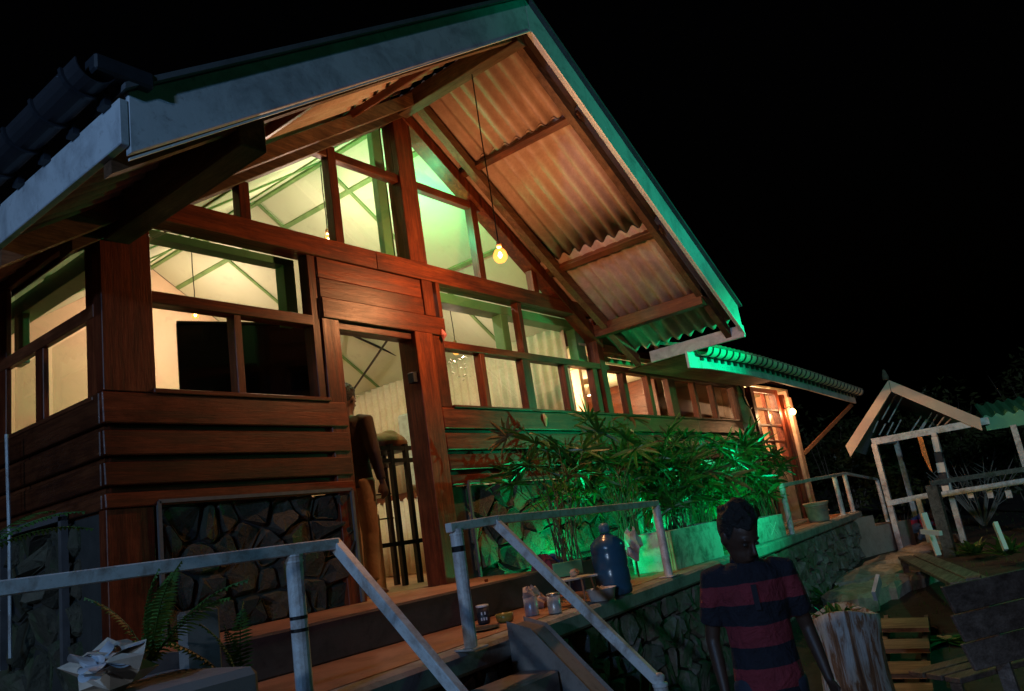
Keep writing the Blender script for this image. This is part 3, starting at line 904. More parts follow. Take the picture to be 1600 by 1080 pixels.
# green bulb added unseen behind the centre post, to light the ceiling green
gl_ = (5.44,.38,4.75)
t = thing('added_green_lamp', 'small added green lamp hidden behind the centre post of the gable', 'lamp', gl_)
MB().tube([(5.44,.38,5.38),(5.44,.38,4.83)], .005, 6).build('cord', BLACK, t)
MB().lathe([(.012,.08),(.02,.07),(.022,.035),(.016,.03)], gl_, 10).build('socket', BLACK, t, smooth=True)
MB().lathe([(.014,.03),(.03,.0),(.022,-.03),(.006,-.04)], gl_, 12).build('glass_bulb', emit('green_bulb_glass',(.15,1,.35),3,.4), t, smooth=True)
plight('green_lamp_light', gl_, 70, (.05,1.0,.40), t, .04)
# green uplight on the terrace, behind the palms
up0 = Vector((6.45,-.30,1.09)); upd = Vector((.10,.02,1)).normalized()
t = thing('wall_uplight', 'small green uplight on the terrace floor behind the palms', 'floodlight', (up0.x, up0.y, ZT))
MB().lathe([(.04,.0),(.045,.03),(.05,.075),(.044,.075),(.036,.05)], (up0.x,up0.y,ZT), 14).build('lamp_can', BLACK, t, smooth=True)
MB().lathe([(.035,.052),(.034,.056)], (up0.x,up0.y,ZT), 14).build('lens', emit('green_uplight_lens',(.0,1,.3),12), t)
plight('uplight_glow', tuple(up0), 40, (.0,1.0,.30), t, .04)
up1 = Vector((8.9,-.38,1.09))
t = thing('wall_uplight', 'small green uplight on the terrace floor between the two planter boxes', 'floodlight', (up1.x, up1.y, ZT))
MB().lathe([(.04,.0),(.045,.03),(.05,.075),(.044,.075),(.036,.05)], (up1.x,up1.y,ZT), 14).build('lamp_can', BLACK, t, smooth=True)
MB().lathe([(.035,.052),(.034,.056)], (up1.x,up1.y,ZT), 14).build('lens', emit('green_uplight_lens',(.0,1,.3),12), t)
plight('uplight_glow', tuple(up1), 75, (.0,1.0,.34), t, .04)
# cool yard lamp on a mast, to the left of the photographer
yl = Vector((-3.0,-3.3,4.0))
t = thing('yard_lamp', 'cool white yard lamp on a steel mast left of the lodge', 'street lamp', (yl.x-.3, yl.y, 0))
MB().tube([(yl.x-.3,yl.y,0),(yl.x-.3,yl.y,yl.z+.1)], .04, 10).build('mast', RAIL, t)
b = MB(); b.beam((yl.x-.3,yl.y,yl.z+.08),(yl.x+.05,yl.y,yl.z+.12),.05,.05); b.build('arm', RAIL, t)
MB().box(yl.x-.12,yl.x+.12,yl.y-.1,yl.y+.1,yl.z+.05,yl.z+.1).build('lamp_head', DARKF, t, bevel=.01)
MB().box(yl.x-.09,yl.x+.09,yl.y-.07,yl.y+.07,yl.z+.03,yl.z+.049).build('diffuser', emit('cool_diffuser',(.6,.8,1),8), t)
plight('yard_light', (yl.x,yl.y,yl.z-.05), 300, (.22,.50,1.0), t, .12)

# ================================================================== RAILINGS
def rails(name, label, segs, posts, bar=(.045,.05), pr_=.036, caps=()):
    base = posts[0][0]
    t = thing(name, label, 'railing', (base[0], base[1], posts[0][1]))
    for p, q in segs: MB().beam(p, q, *bar).build('handrail', RAIL, t, bevel=.004)
    for p, zb in posts:
        MB().tube([(p[0],p[1],zb),(p[0],p[1],zb+(p[2]-zb)*.5),(p[0],p[1],p[2])], pr_, 14).build('post', RAIL, t, smooth=False)
        MB().tube([(p[0],p[1],p[2]-.030),(p[0],p[1],p[2]-.022)], pr_*1.09, 14).build('weld_bead', RAIL, t)
        if zb > .9:
            MB().box(p[0]-.065,p[0]+.065,p[1]-.065,p[1]+.065,ZT+.004,ZT+.014).build('base_plate', RAIL, t, bevel=.002)
    for c in caps: MB().lathe([(.034,0),(.04,.005),(.038,.02),(.02,.024),(.03,.04),(.03,.055),(.012,.07)], c, 12).build('post_cap', RAIL, t, smooth=True)
    return t
r1 = rails('hand_railing', 'white steel handrail nearest the camera with tape marks on its post, turning down the stairs',
   [((-1.6,-1.74,1.625),(2.37,-1.74,1.625)), ((2.37,-1.72,1.635),(2.37,-2.85,.52))],
   [((2.135,-1.74,1.60),.4), ((-.6,-1.74,1.60),.0), ((2.37,-2.83,.54),0)])
for z in (1.34,1.29): MB().tube([(2.135,-1.74,z),(2.135,-1.74,z+.014)], .0375, 14).build('tape_band', BLACK, r1)
MB().tube([(2.135,-1.74,1.595),(2.135,-1.74,1.603)], .040, 14).build('post_collar', RAIL, r1)
r2 = rails('hand_railing', 'white steel handrail right of the door, its sloping bar ending at a capped post',
   [((3.16,-1.70,1.63),(3.56,-1.70,1.64)), ((3.56,-1.68,1.65),(3.69,-2.50,.72)), ((3.56,-1.70,1.64),(6.2,-1.36,1.615))],
   [((3.22,-1.70,1.62),1.0), ((6.17,-1.36,1.60),1.0), ((3.69,-2.50,.70),.0)], caps=[(3.69,-2.50,.70)])
MB().tube([(3.22,-1.70,1.50),(3.22,-1.70,1.53)], .0375, 12).build('tape_band', BLACK, r2)
gpst = MB(); tw = []
P0 = Vector((10.42,-1.0,1.0))
gpst.tube([P0, P0+Vector((0,0,.62))], .036, 12)
for k in range(16): 
    a = k*.8; tw.append(P0+Vector((.038*math.cos(a),.038*math.sin(a),.02+k*.039)))
r3 = rails('hand_railing', 'distant white railing at the porch end above the concrete steps',
   [((10.42,-1.0,1.63),(15.3,-.52,1.70)), ((15.3,-.52,1.70),(17.4,-.55,1.50))],
   [((14.3,-.60,1.68),1.0), ((15.25,-.52,1.69),1.0), ((17.4,-.55,1.49),.2)], pr_=.04)
gpst.build('twisted_post', RAIL, r3); MB().tube(tw, .006, 5).build('rope_wrap', GREENP, r3)

# rain pipe at the left wall
tag(MB().tube([(2.04,1.0,2.66),(2.05,.98,2.0),(2.05,.97,1.28)], .011, 6).build('rain_pipe', RAIL), 'thin pale pipe hanging down beside the left stone wall', 'pipe')

# ================================================================== PALMS IN PLANTERS
def fan_leaf(seed):
    r_ = random.Random(seed); b = MB(); n = r_.randint(8, 11)
    for k in range(n):
        a = -1.9 + 3.8*k/(n-1) + r_.uniform(-.08,.08); Lf = r_.uniform(.24,.36)*(1-.12*abs(a)); wd = r_.uniform(.013,.021)
        d = Vector((math.cos(a), math.sin(a), 0)); s_ = Vector((-math.sin(a), math.cos(a), 0)); dr = r_.choice((r_.uniform(.05,.3), r_.uniform(.2,.6))); a += r_.uniform(-.1,.1); tw = r_.uniform(-.012,.012)
        pts = []
        for j, (t, ww) in enumerate(((0,.25),(.3,1),(.7,.9),(1,.05))):
            c = d*(Lf*t) + Vector((0,0,-dr*Lf*t*t+.05*t))
            pts.append((c, ww*wd))
        vs = []
        for c, ww in pts: vs += [c - s_*ww + Vector((0,0,tw)), c + Vector((0,0,-ww*.5)), c + s_*ww - Vector((0,0,tw))]
        fs = []
        for j in range(3):
            for q in range(2): fs.append((3*j+q, 3*j+q+1, 3*j+q+4, 3*j+q+3))
        b.add(vs, fs)
    me = b.mesh('fan_leaf'); me.materials.append(LEAF)
    return me
DEAD = leafmat('dry_palm_leaf', (.12,.075,.03), (.18,.12,.05), .6)
FANS = [fan_leaf(i) for i in range(13)]
FANS[12].materials.clear(); FANS[12].materials.append(DEAD)
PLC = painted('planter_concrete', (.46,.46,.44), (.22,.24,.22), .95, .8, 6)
def planter(x0, x1, y0, y1, h, label, mt=PLC, z=ZT):
    t = thing('planter_box', label, 'planter', ((x0+x1)/2,(y0+y1)/2,z), group='planter boxes along the terrace edge')
    b = MB(); th = .03
    b.box(x0,x1,y0,y0+th,z,z+h); b.box(x0,x1,y1-th,y1,z,z+h); b.box(x0,x0+th,y0+th,y1-th,z,z+h); b.box(x1-th,x1,y0+th,y1-th,z,z+h)
    b.build('box_wall', mt, t, bevel=.006)
    MB().box(x0+th,x1-th,y0+th,y1-th,z+.02,z+h-.05).build('potting_soil', SOIL, t)
    return t
def palm(x, y, z0, n, hmin, hmax, spread, label, seed, dark=False):
    r_ = random.Random(seed)
    t = thing('fan_palm', label, 'palm plant', (x, y, z0), group='potted fan palms in front of the boards')
    for k in range(n):
        a = r_.uniform(0, 6.283); rad = spread*r_.uniform(.1,1)**.7
        h = r_.uniform(hmin, hmax)*(1-.25*rad/spread)
        bx_, by_ = r_.uniform(-.13,.13), r_.uniform(-.10,.10)
        tip = Vector((rad*math.cos(a), rad*math.sin(a)*.55, h))
        if y + tip.y > -.12: tip.y = -.12 - y - r_.uniform(0,.1)
        mid = Vector((bx_+ (tip.x-bx_)*.35, by_+(tip.y-by_)*.35, h*.62))
        MB().tube([(bx_,by_,-.02), mid, tip], [.007,.005,.003], 5).build('leaf_stalk', STEM, t, local=True)
        d = (tip-mid).normalized()
        yaw = math.atan2(tip.y-mid.y, tip.x-mid.x)
        share('fan_leaf', r_.choice(FANS), t, tip, (r_.uniform(-.9,.9), r_.uniform(-1.2,.8), yaw+r_.uniform(-.6,.6)), r_.uniform(.75,1.15))
planter(6.75,7.85,-1.15,-.70,.36,'pale planter box just left of the striped shirt man, its face lit bright green')
pb2 = planter(8.75,10.15,-1.02,-.62,.28,'pale planter box right of the man, with a cross scratched in its face')
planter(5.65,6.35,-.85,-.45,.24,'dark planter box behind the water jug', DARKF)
MB().beam((9.62,-1.0225,ZT+.06),(9.86,-1.0225,ZT+.20),.003,.012,(0,0,1)).build('scratched_stroke', WHITE, pb2)
MB().beam((9.66,-1.0235,ZT+.20),(9.84,-1.0235,ZT+.05),.003,.012,(0,0,1)).build('scratched_stroke', WHITE, pb2)
palm(5.75,-.66,1.10,26,.75,1.60,.70,'dark fan palm left of the group, arching over the stone panel',1)
palm(6.75,-.68,1.20,32,.6,1.50,.70,'fan palm behind the water jug with its fronds before the narrow windows',2)
palm(7.5,-.85,1.24,40,.35,1.15,.6,'low dense fan palm above the green lit planter',3)
palm(8.5,-.70,1.0,40,.7,1.50,.7,'fan palm behind the striped shirt man, tallest in the middle of the clump',4)
palm(9.4,-.80,1.22,38,.3,1.15,.65,'bright green fan palm in the planter with the scratched cross',5)
palm(10.8,-.62,1.0,30,.7,1.55,.5,'fan palm at the porch end lit by the warm lamp',6)

# ================================================================== THINGS ON THE TERRACE
PLAST = simple('blue_jug_plastic', (.035,.10,.17), .22, var=.1, bump=0)
p = pt(962,930,'z',ZT+.004)
t = thing('water_jug', 'large blue ribbed water jug with a cap standing on the terrace by the railing', 'water jug', tuple(p))
prof = [(.10,0),(.128,.012),(.132,.05),(.125,.075),(.132,.10),(.132,.17),(.124,.195),(.132,.22),(.132,.29),(.126,.31),(.132,.33),(.125,.37),(.09,.41),(.04,.435),(.034,.45)]
MB().lathe(prof, p, 24).build('jug_body', PLAST, t, smooth=True)
MB().lathe([(.036,.452),(.04,.46),(.04,.50),(.028,.515),(.018,.52)], p, 16).build('jug_cap', simple('cap_plastic',(.08,.2,.32),.4), t, smooth=True)
def on(px, py): return pt(px, py, 'z', ZT+.004)
p = on(767,960)
t = thing('beer_bottle', 'brown glass bottle with a pale label at the left of the clutter', 'bottle', tuple(p))
MB().lathe([(.028,0),(.031,.01),(.031,.12),(.024,.155),(.013,.18),(.012,.235),(.015,.237),(.014,.25)], p, 14).build('bottle_body', BOTG, t, smooth=True)
MB().lathe([(.0315,.04),(.0315,.09)], p, 14).build('bottle_label', simple('paper_label',(.5,.42,.15),.7), t)
STEEL = simple('brushed_steel', (.5,.5,.5), .3, .8, bump=0); TIN = simple('milk_tin', (.55,.57,.6), .35, .3); ENAM = simple('white_enamel', (.7,.7,.7), .35)
p = on(757,975)
t = thing('printed_mug', 'dark mug with white printing on a tray, next to the rail post', 'mug', tuple(p))
MB().lathe([(.035,0),(.042,.01),(.042,.11),(.036,.108),(.036,.02)], p, 16).build('mug_body', DARKF, t, smooth=True)
MB().lathe([(.043,.108),(.044,.12),(.035,.122)], p, 16).build('mug_rim', ENAM, t, smooth=True)
b = MB(); fr_ = Vector((-.72,-.69,0)); sd_ = Vector((.69,-.72,0))
for dz, ws in ((.035,(-.016,0,.016)),(.07,(-.012,.010))):
    for w_ in ws: b.obox(p+fr_*.0425+sd_*w_+Vector((0,0,dz)), (.009,.003,.018), Matrix((sd_, fr_, Vector((0,0,1)))).transposed())
b.build('white_print', ENAM, t)
p = on(752,985)
tag(MB().lathe([(.09,0),(.12,.012),(.115,.014),(.085,.006)], p, 20).build('serving_tray', BLACK), 'black round tray under the printed mug', 'tray')
p = on(790,972)
t = thing('candle_dish', 'low yellow glass dish beside the printed mug', 'dish', tuple(p))
MB().lathe([(.04,0),(.055,.01),(.06,.055),(.055,.055),(.05,.015)], p, 16).build('dish_body', simple('yellow_glass',(.30,.24,.05),.2), t, smooth=True)
p = on(832,962)
t = thing('metal_canister', 'silver canister leaning paper out of its top, left of the sloping rail', 'canister', tuple(p))
MB().lathe([(.045,0),(.047,.005),(.047,.125),(.043,.125),(.043,.02)], p, 18).build('canister_body', TIN, t, smooth=True)
PAPER = simple('crumpled_paper', (.55,.42,.32), .8)
def crumple(c, r, seed, mt, name, parent, sz=1.0):
    r_ = random.Random(seed); b = MB(); n = 9; prof = []
    vs = []; fs = []
    for i in range(6):
        t_ = math.pi*(i+.5)/6
        for k in range(n):
            a = 6.283*k/n; q = r*(1+r_.uniform(-.35,.35))
            vs.append(Vector(c)+Vector((q*math.sin(t_)*math.cos(a), q*math.sin(t_)*math.sin(a), q*math.cos(t_)*sz)))
    for i in range(5):
        for k in range(n): fs.append((i*n+k, i*n+(k+1)%n, (i+1)*n+(k+1)%n, (i+1)*n+k))
    fs += [tuple(range(n))[::-1], tuple(5*n+k for k in range(n))]
    return b.add(vs, fs).build(name, mt, parent)
crumple(p+Vector((.01,.0,.14)), .05, 3, PAPER, 'crumpled_paper', t)
p = on(868,958)
t = thing('metal_canister', 'silver canister standing right of the sloping rail', 'canister', tuple(p))
MB().lathe([(.043,0),(.045,.005),(.045,.115),(.041,.115),(.041,.02)], p, 18).build('canister_body', TIN, t, smooth=True)
MB().lathe([(.046,.112),(.046,.124),(.03,.13)], p, 18).build('canister_lid', STEEL, t, smooth=True)
p = on(845,950)
tag(crumple(p+Vector((0,0,.05)), .065, 8, PAPER, 'paper_bag', None, .8), 'crumpled brown paper bag between the two canisters', 'paper bag')
p = on(942,938)
t = thing('white_basin', 'white enamel basin with food scraps in front of the water jug', 'basin', tuple(p))
MB().lathe([(.07,0),(.085,.004),(.105,.08),(.112,.083),(.10,.08),(.08,.015)], p, 20).build('basin_body', ENAM, t, smooth=True)
crumple(p+Vector((0,0,.07)), .055, 9, PAPER, 'food_scraps', t, .5)
p = on(968,930)
t = thing('steel_cup', 'tall steel cup right beside the basin', 'cup', tuple(p))
MB().lathe([(.03,0),(.034,.004),(.038,.12),(.035,.12),(.031,.01)], p, 16).build('cup_body', STEEL, t, smooth=True)
# folding tray stand with pale green top and clutter
c = on(905,944)
t = thing('side_stand', 'small folding stand with a pale green top board among the clutter', 'stand', tuple(c))
b = MB(); u = Vector((.62,-.3,0)).normalized(); v_ = Vector((.3,.62,0)).normalized()
for a in (-1,1):
    for e in (-1,1): b.tube([c+u*(.11*a)+v_*(.09*e), c+u*(.09*a)+v_*(.07*e)+Vector((0,0,.17))], .007, 6)
b.build('stand_frame', STEEL, t)
rot = Matrix((u, v_, Vector((0,0,1)))).transposed()
MB().obox(c+Vector((0,0,.178)), (.26,.2,.014), rot).build('stand_top', ENAM, t, bevel=.003)
b = MB().obox(c+v_*.08+Vector((0,0,.245)), (.24,.015,.10), rot).build('back_board', GREENP, t, bevel=.003)
tag(crumple(c+Vector((0,0,.215)), .035, 12, PAPER, 'bread_parcel', None, .7), 'small wrapped parcel lying on the folding stand', 'parcel')
c2 = pt(865,925,'z',ZT+.03)
t = thing('school_bag', 'slumped red and blue bag leaning behind the canisters', 'bag', tuple(c2))
crumple(c2+Vector((0,.05,.13)), .13, 22, simple('red_cloth',(.22,.03,.04),.8), 'bag_body', t, 1.1)
crumple(c2+Vector((.13,.05,.15)), .10, 23, simple('blue_cloth',(.03,.06,.17),.8), 'bag_flap', t, 1.2)
c2 = pt(800,905,'z',1.05)
t = thing('kettle', 'dark kettle by the wall with a dim green glint', 'kettle', tuple(c2))
MB().lathe([(.07,0),(.10,.02),(.11,.08),(.08,.14),(.03,.16),(.012,.18)], c2, 16).build('kettle_body', BLACK, t, smooth=True)
MB().tube([c2+Vector((-.08,0,.13)), c2+Vector((-.04,0,.24)), c2+Vector((.04,0,.24)), c2+Vector((.08,0,.13))], .007, 6).build('kettle_handle', BLACK, t)
c2 = pt(1012,905,'z',1.01)
t = thing('clear_bag', 'pale plastic bag hanging open behind the water jug', 'plastic bag', tuple(c2))
crumple(c2+Vector((.3,.25,.30)), .085, 31, simple('thin_plastic',(.45,.55,.58),.25), 'bag_body', t, 1.5)
MB().tube([c2+Vector((.3,.25,0)), c2+Vector((.3,.25,.2))], .01, 6).build('bag_stick', STEM, t)
# bucket on a stand at the porch end and stacked pipes
c2 = Vector((13.1,-.55,1.004))
t = thing('paint_bucket', 'brown lidded bucket standing by the porch post', 'bucket', tuple(c2))
MB().lathe([(.15,0),(.16,.01),(.18,.25),(.185,.25),(.185,.27)], c2, 18).build('bucket_body', simple('bucket_plastic',(.40,.30,.24),.5), t, smooth=True)
MB().lathe([(.19,.27),(.2,.275),(.2,.30),(.18,.305)], c2, 18).build('bucket_lid', PILLAR, t, smooth=True)
MB().tube([c2+Vector((-.19,0,.24)), c2+Vector((-.1,-.17,.15)), c2+Vector((.1,-.17,.15)), c2+Vector((.19,0,.24))], .006, 6).build('bucket_handle', STEEL, t)
for k, (dy, col_) in enumerate(((-.52,'nearest the edge'),(-.40,'second from the edge'),(-.28,'third from the edge'),(-.16,'nearest the house'))):
    tag(MB().tube([(11.2,edge_y(11.2)+.65+dy*.6+.1,ZT+.03),(12.6,edge_y(12.6)+.66+dy*.6+.1,ZT+.035+.01*k),(14.0,edge_y(14)+.7+dy*.6+.1,ZT+.03)], .018, 8).build('loose_pipe', STEEL if k%2 else PILLAR), 'pale pipe lying on the terrace past the green post, '+col_, 'pipe', 'pipes lying on the terrace')

# ================================================================== FAR RIGHT: steps, path rocks, bench, arbour
c = Vector((15.55,-.9,.2))
t = thing('concrete_steps', 'brown concrete step block at the far end of the stone wall', 'steps', tuple(c))
b = MB()
prof = [(0,.0),(0,.72),(.62,.72),(.62,.52),(1.5,.52),(1.5,0)]
A = pt(1338,875,'z',.22); B = pt(1432,852,'z',.22); dr_ = (B-A); dl = dr_.length; dr_.normalize(); nn = Vector((-dr_.y, dr_.x, 0))
vs = [A + dr_*(dl*x/1.5) + nn*o + Vector((0,0,z-.05)) for o in (0,1.0) for x, z in prof]
b.add(vs, [(0,1,2,3,4,5),(11,10,9,8,7,6)] + [(k,(k+1)%6,(k+1)%6+6,k+6) for k in range(6)]).build('step_block', painted('block_concrete',(.46,.36,.30),(.6,.56,.52),.7,.85,3), t, bevel=.01)
rr = random.Random(4)
rocks = [(1360,900,.75,.1),(1400,880,.8,.1),(1450,862,.7,.12),(1340,935,.6,.12),(1395,915,.55,.1),(1440,905,.45,.08),(1475,850,.5,.14)]
for i, (px, py, r_, h) in enumerate(rocks):
    c = pt(px, py, 'z', .18)
    n = 12; vs = []; fs = []
    for lv, (q, z) in enumerate(((1,-.12),(1.0,h*.5),(.8,h),(.3,h*1.15))):
        for k in range(n):
            a = 6.283*k/n; rad = r_*q*(1+.18*math.sin(a*3+i)+.1*math.sin(a*5+i*2)+rr.uniform(-.05,.05))
            vs.append(c+Vector((rad*math.cos(a)*1.1, rad*math.sin(a)*.55, z+rr.uniform(-.02,.02))))
    for lv in range(3):
        for k in range(n): fs.append((lv*n+k, lv*n+(k+1)%n, (lv+1)*n+(k+1)%n, (lv+1)*n+k))
    fs.append(tuple(3*n+k for k in range(n)))
    lab = ['flat pale path rock against the stone wall','flat path rock in the middle before the concrete steps','flat path rock beside the crouching person','flat path rock behind the log stump','small flat path rock left of the bench leg','low rock at the corner of the bench','pale slab near the white cross stake'][i]
    tag(MB().add(vs, fs).build('path_rock', ROCK), lab, 'rock', 'flat rocks of the garden path')
# slatted bench running away from the camera
A1, A2 = pt(1402,870,'z',.47), pt(1447,864,'z',.47)
dirb = (pt(1485,912,'z',.47) - A1); dirb.z = 0; Lb = 3.3; dirb.normalize(); nb = Vector((dirb.y,-dirb.x,0))
if nb.dot(A2-A1) < 0: nb = -nb
t = thing('garden_bench', 'long plain bench of dark weathered slats by the path, its far end towards the steps', 'bench', (A1.x, A1.y, .1))
rotb = Matrix((dirb, nb, Vector((0,0,1)))).transposed()
for k in range(2):
    MB().obox(A1+dirb*Lb/2+nb*(.09+.19*k)+Vector((0,0,-.02)), (Lb,.165,.04), rotb).build('seat_slat', BENCH, t, bevel=.004)
for d_ in (.12, Lb-.25):
    for o in (.06,.34): MB().obox(A1+dirb*d_+nb*o*.85+Vector((0,0,-.28)), (.09,.07,.47), rotb).build('leg', BENCH, t, bevel=.004)
    MB().obox(A1+dirb*d_+nb*.18+Vector((0,0,-.08)), (.07,.34,.07), rotb).build('cross_rail', BENCH, t, bevel=.004)
# near bench seen from behind: broad back planks
def dep(px, py, d_): return CAM + ray(px, py)/FPX*d_
P = [dep(1473,916,4.2), dep(1740,890,4.6), dep(1530,1062,4.2)]
ux = (P[1]-P[0]); ux.z = 0; ux.normalize()
back_n = ux.cross(Vector((0,0,1))); tilt = Vector((0,0,-1))*.96
t = thing('plank_bench', 'dark bench nearest the camera at the right edge, its three wide back planks facing us', 'bench', (P[0].x+.3, P[0].y, 0))
z0 = P[0].z
for k in range(3):
    top = P[0] + ux*(.03*k*1.2+.0) + Vector((0,0,-.005-.155*k))
    a_ = top + ux*.0; h_ = .145
    sl_ = ux*.045
    n_ = Vector((-ux.y, ux.x, 0)).normalized()*.025
    out = n_*(.8*k)
    vs = []
    for o in (out, out+n_):
        vs += [a_+o, a_+ux*1.5+o, a_+ux*1.5+sl_+o+Vector((0,0,-h_)), a_+sl_+o+Vector((0,0,-h_))]
    MB().add(vs, [(0,1,2,3),(7,6,5,4),(0,4,5,1),(1,5,6,2),(2,6,7,3),(3,7,4,0)]).build('back_plank', BENCH, t, bevel=.004)
n_ = Vector((-ux.y, ux.x, 0)).normalized()
if n_.dot(P[0]-CAM) < 0: n_ = -n_
for o in (.25, 1.2):
    MB().beam(P[0]+ux*(o+.06)+n_*.08+Vector((0,0,.0)), P[0]+ux*(o+.16)+n_*.10+Vector((0,0,-P[0].z)), .06, .07, (0,1,0)).build('leg', BENCH, t)
    MB().beam(P[0]+ux*(o+.16)+n_*.50+Vector((0,0,.40-P[0].z)), P[0]+ux*(o+.16)+n_*.5+Vector((0,0,-P[0].z)), .06, .06, (0,1,0)).build('leg', BENCH, t)
for k in range(3): MB().obox(P[0]+ux*.8+n_*(.18+.13*k)+Vector((0,0,.42-P[0].z)), (1.45,.11,.03), Matrix((ux,n_,Vector((0,0,1)))).transposed()).build('seat_slat', BENCH, t, bevel=.004)
# slatted duckboard on the ground between stump and bench
t = thing('slatted_step', 'row of brown timber slats on the ground between log stump and near bench', 'slatted walkway', tuple(pt(1415,1030,'z',.05)))
for (xa, xb, ya, yb_) in ((1377,1449,966,982),(1374,1450,999,1014),(1373,1453,1034,1053),(1372,1456,1068,1092),(1371,1460,1110,1140)):
    q = [pt(xa,ya,'z',.20), pt(xb,ya-1,'z',.20), pt(xb+2,yb_-1,'z',.20), pt(xa-1,yb_,'z',.20)]
    dn = Vector((0,0,-.035))
    MB().add(q+[v_+dn for v_ in q], [(0,1,2,3),(7,6,5,4)]+[(k,(k+1)%4,(k+1)%4+4,k+4) for k in range(4)]).build('slat', SLAT, t, bevel=.004)
for xa, xb in ((1380,1376),(1443,1448)):
    MB().beam(pt(xa+6,968,'z',.10), pt(xb+(6 if xa<1400 else -6),1135,'z',.10), .04, .09).build('runner', BLACK, t)
# log stump planter
c = Vector((5.37,-2.93,0)); b = MB(); rr = random.Random(8); pr = []
vs = []; n = 28
LV = [(0,1.28),(.08,1.12),(.2,1.03),(.4,.97),(.58,.98),(.70,1.03),(.755,1.05),(.76,.97),(.72,.80)]
for z, q in LV:
    for k in range(n):
        a = 6.283*k/n; rad = .195*q*(1+.07*math.sin(a*4+.6)+.045*math.sin(a*9+z*2)+.03*math.sin(a*15-z*3))
        vs.append(c+Vector((rad*math.cos(a), rad*math.sin(a), z+(.03*math.sin(a*2+1) if z > .6 else 0))))
fs = []
for i in range(len(LV)-1):
    for k in range(n): fs.append((i*n+k, i*n+(k+1)%n, (i+1)*n+(k+1)%n, (i+1)*n+k))
fs.append(tuple((len(LV)-1)*n+k for k in range(n)))
M = Mat('split_log'); v = M.coords((5,5,.8)); nz_ = M.noise(v, 3.2, 9, .7, .8); g = M.noise(v, 12, 5, .7)
M.color(M.mul(M.ramp(nz_, [(.34,(.10,.045,.025)),(.45,(.26,.13,.07)),(.52,(.46,.45,.45)),(.7,(.62,.62,.63))]), M.ramp(g,[(.3,(.6,.6,.6)),(.6,(1,1,1))]))); M.rough(.85); M.bump(nz_, .6, .03)
t = thing('log_stump', 'hollow split log stump with peeling grey bark, planted on top', 'tree stump', tuple(c))
b.add(vs, fs).build('log_body', M.m, t, smooth=True)
def tuft(name, label, cat, c, n, Lr, wr, mt, seed, group=None, up=.8, parent=None):
    r_ = random.Random(seed)
    t = thing(name, label, cat, tuple(c), group=group)
    for k in range(n):
        a = r_.uniform(0,6.283); L_ = r_.uniform(*Lr); w_ = r_.uniform(*wr); el = r_.uniform(up*.5, up*1.4)
        d = Vector((math.cos(a)*math.cos(el), math.sin(a)*math.cos(el), math.sin(el))); s_ = d.cross(Vector((0,0,1))).normalized()
        vs = []; o = Vector((r_.uniform(-.06,.06), r_.uniform(-.06,.06), 0))
        for tt, ww in ((0,.3),(.35,1),(.7,.8),(1,.02)):
            cc = o + d*(L_*tt) + Vector((0,0,-L_*.35*tt*tt))
            vs += [cc-s_*w_*ww, cc+Vector((0,0,-w_*ww*.4)), cc+s_*w_*ww]
        fs = [(3*j+q_, 3*j+q_+1, 3*j+q_+4, 3*j+q_+3) for j in range(3) for q_ in range(2)]
        MB().add(vs, fs).build('leaf', mt, t, local=True)
    return t
tuft('succulent_plant', 'dark low plant growing from the top of the log stump', 'plant', c+Vector((0,.02,.70)), 34, (.10,.24), (.008,.02), LEAF, 41)
tuft('leafy_plant', 'dark leafy weeds against the stone wall behind the log stump', 'plant', pt(1300,945,'z',.1), 60, (.2,.5), (.015,.03), LEAF, 42, up=.7)
tuft('leafy_plant', 'broad leaved green plants behind the slatted bench, right edge', 'plant', pt(1580,885,'z',.15)+Vector((0,0,.15)), 50, (.2,.5), (.03,.06), FERN, 43, up=.9)
tuft('leafy_plant', 'broad leaved green plant between bench and dark post', 'plant', pt(1525,878,'z',.15)+Vector((0,0,.1)), 46, (.2,.45), (.025,.05), FERN, 44, up=.9)
tuft('leafy_plant', 'flat green ground leaves beside the timber slats', 'plant', pt(1480,1000,'z',.05), 30, (.15,.38), (.03,.07), FERN, 45, up=.25)
t = thing('white_stake', 'white crossed wooden stake beside the crouching person', 'stake', tuple(pt(1455,835,'z',.40)))
MB().obox(pt(1455,835,'z',.65), (.07,.07,.62), (0,.35,.4)).build('upright_board', WHITE, t)
MB().obox(pt(1455,832,'z',.72), (.34,.05,.06), (0,-.1,.9)).build('cross_board', WHITE, t)
p = pt(1563,838,'z',.75)
tag(MB().obox(p, (.07,.04,.30), (0,.35,.4)).build('white_picket', WHITE), 'short white leaning picket right of the dark post', 'stake')
p = dep(1370,918,6.5)
t = thing('roof_slate', 'pale upright slate edge glinting just right of the stump plants', 'slate', (p.x,p.y,p.z-.1))
MB().obox(p, (.10,.03,.2), (.3,.9,.2)).build('slate_body', simple('pale_slate',(.5,.5,.52),.4), t)
t.location.z = t.location.z
# dark timber post and rail at the right
base = pt(1488,875,'z',.15)
t = thing('timber_frame', 'dark timber post and top rail standing behind the long bench', 'frame', tuple(base))
zt_ = 1.25
MB().beam(base, base+Vector((0,0,zt_-.1)), .22, .16, (0,1,0)).build('post', BENCH, t)
q1 = base+Vector((0,0,zt_-.1)); q2 = pt(1640,762,'z',q1.z+.05)
MB().beam(q1+Vector((-.1,0,.03)), Vector((q1.x+.3,q1.y-1.9,q1.z+.03)), .10, .07).build('top_rail', BENCH, t)
MB().beam((q1.x+.3,q1.y-1.85,.1), (q1.x+.3,q1.y-1.85,q1.z), .14, .14, (0,1,0)).build('post', BENCH, t)
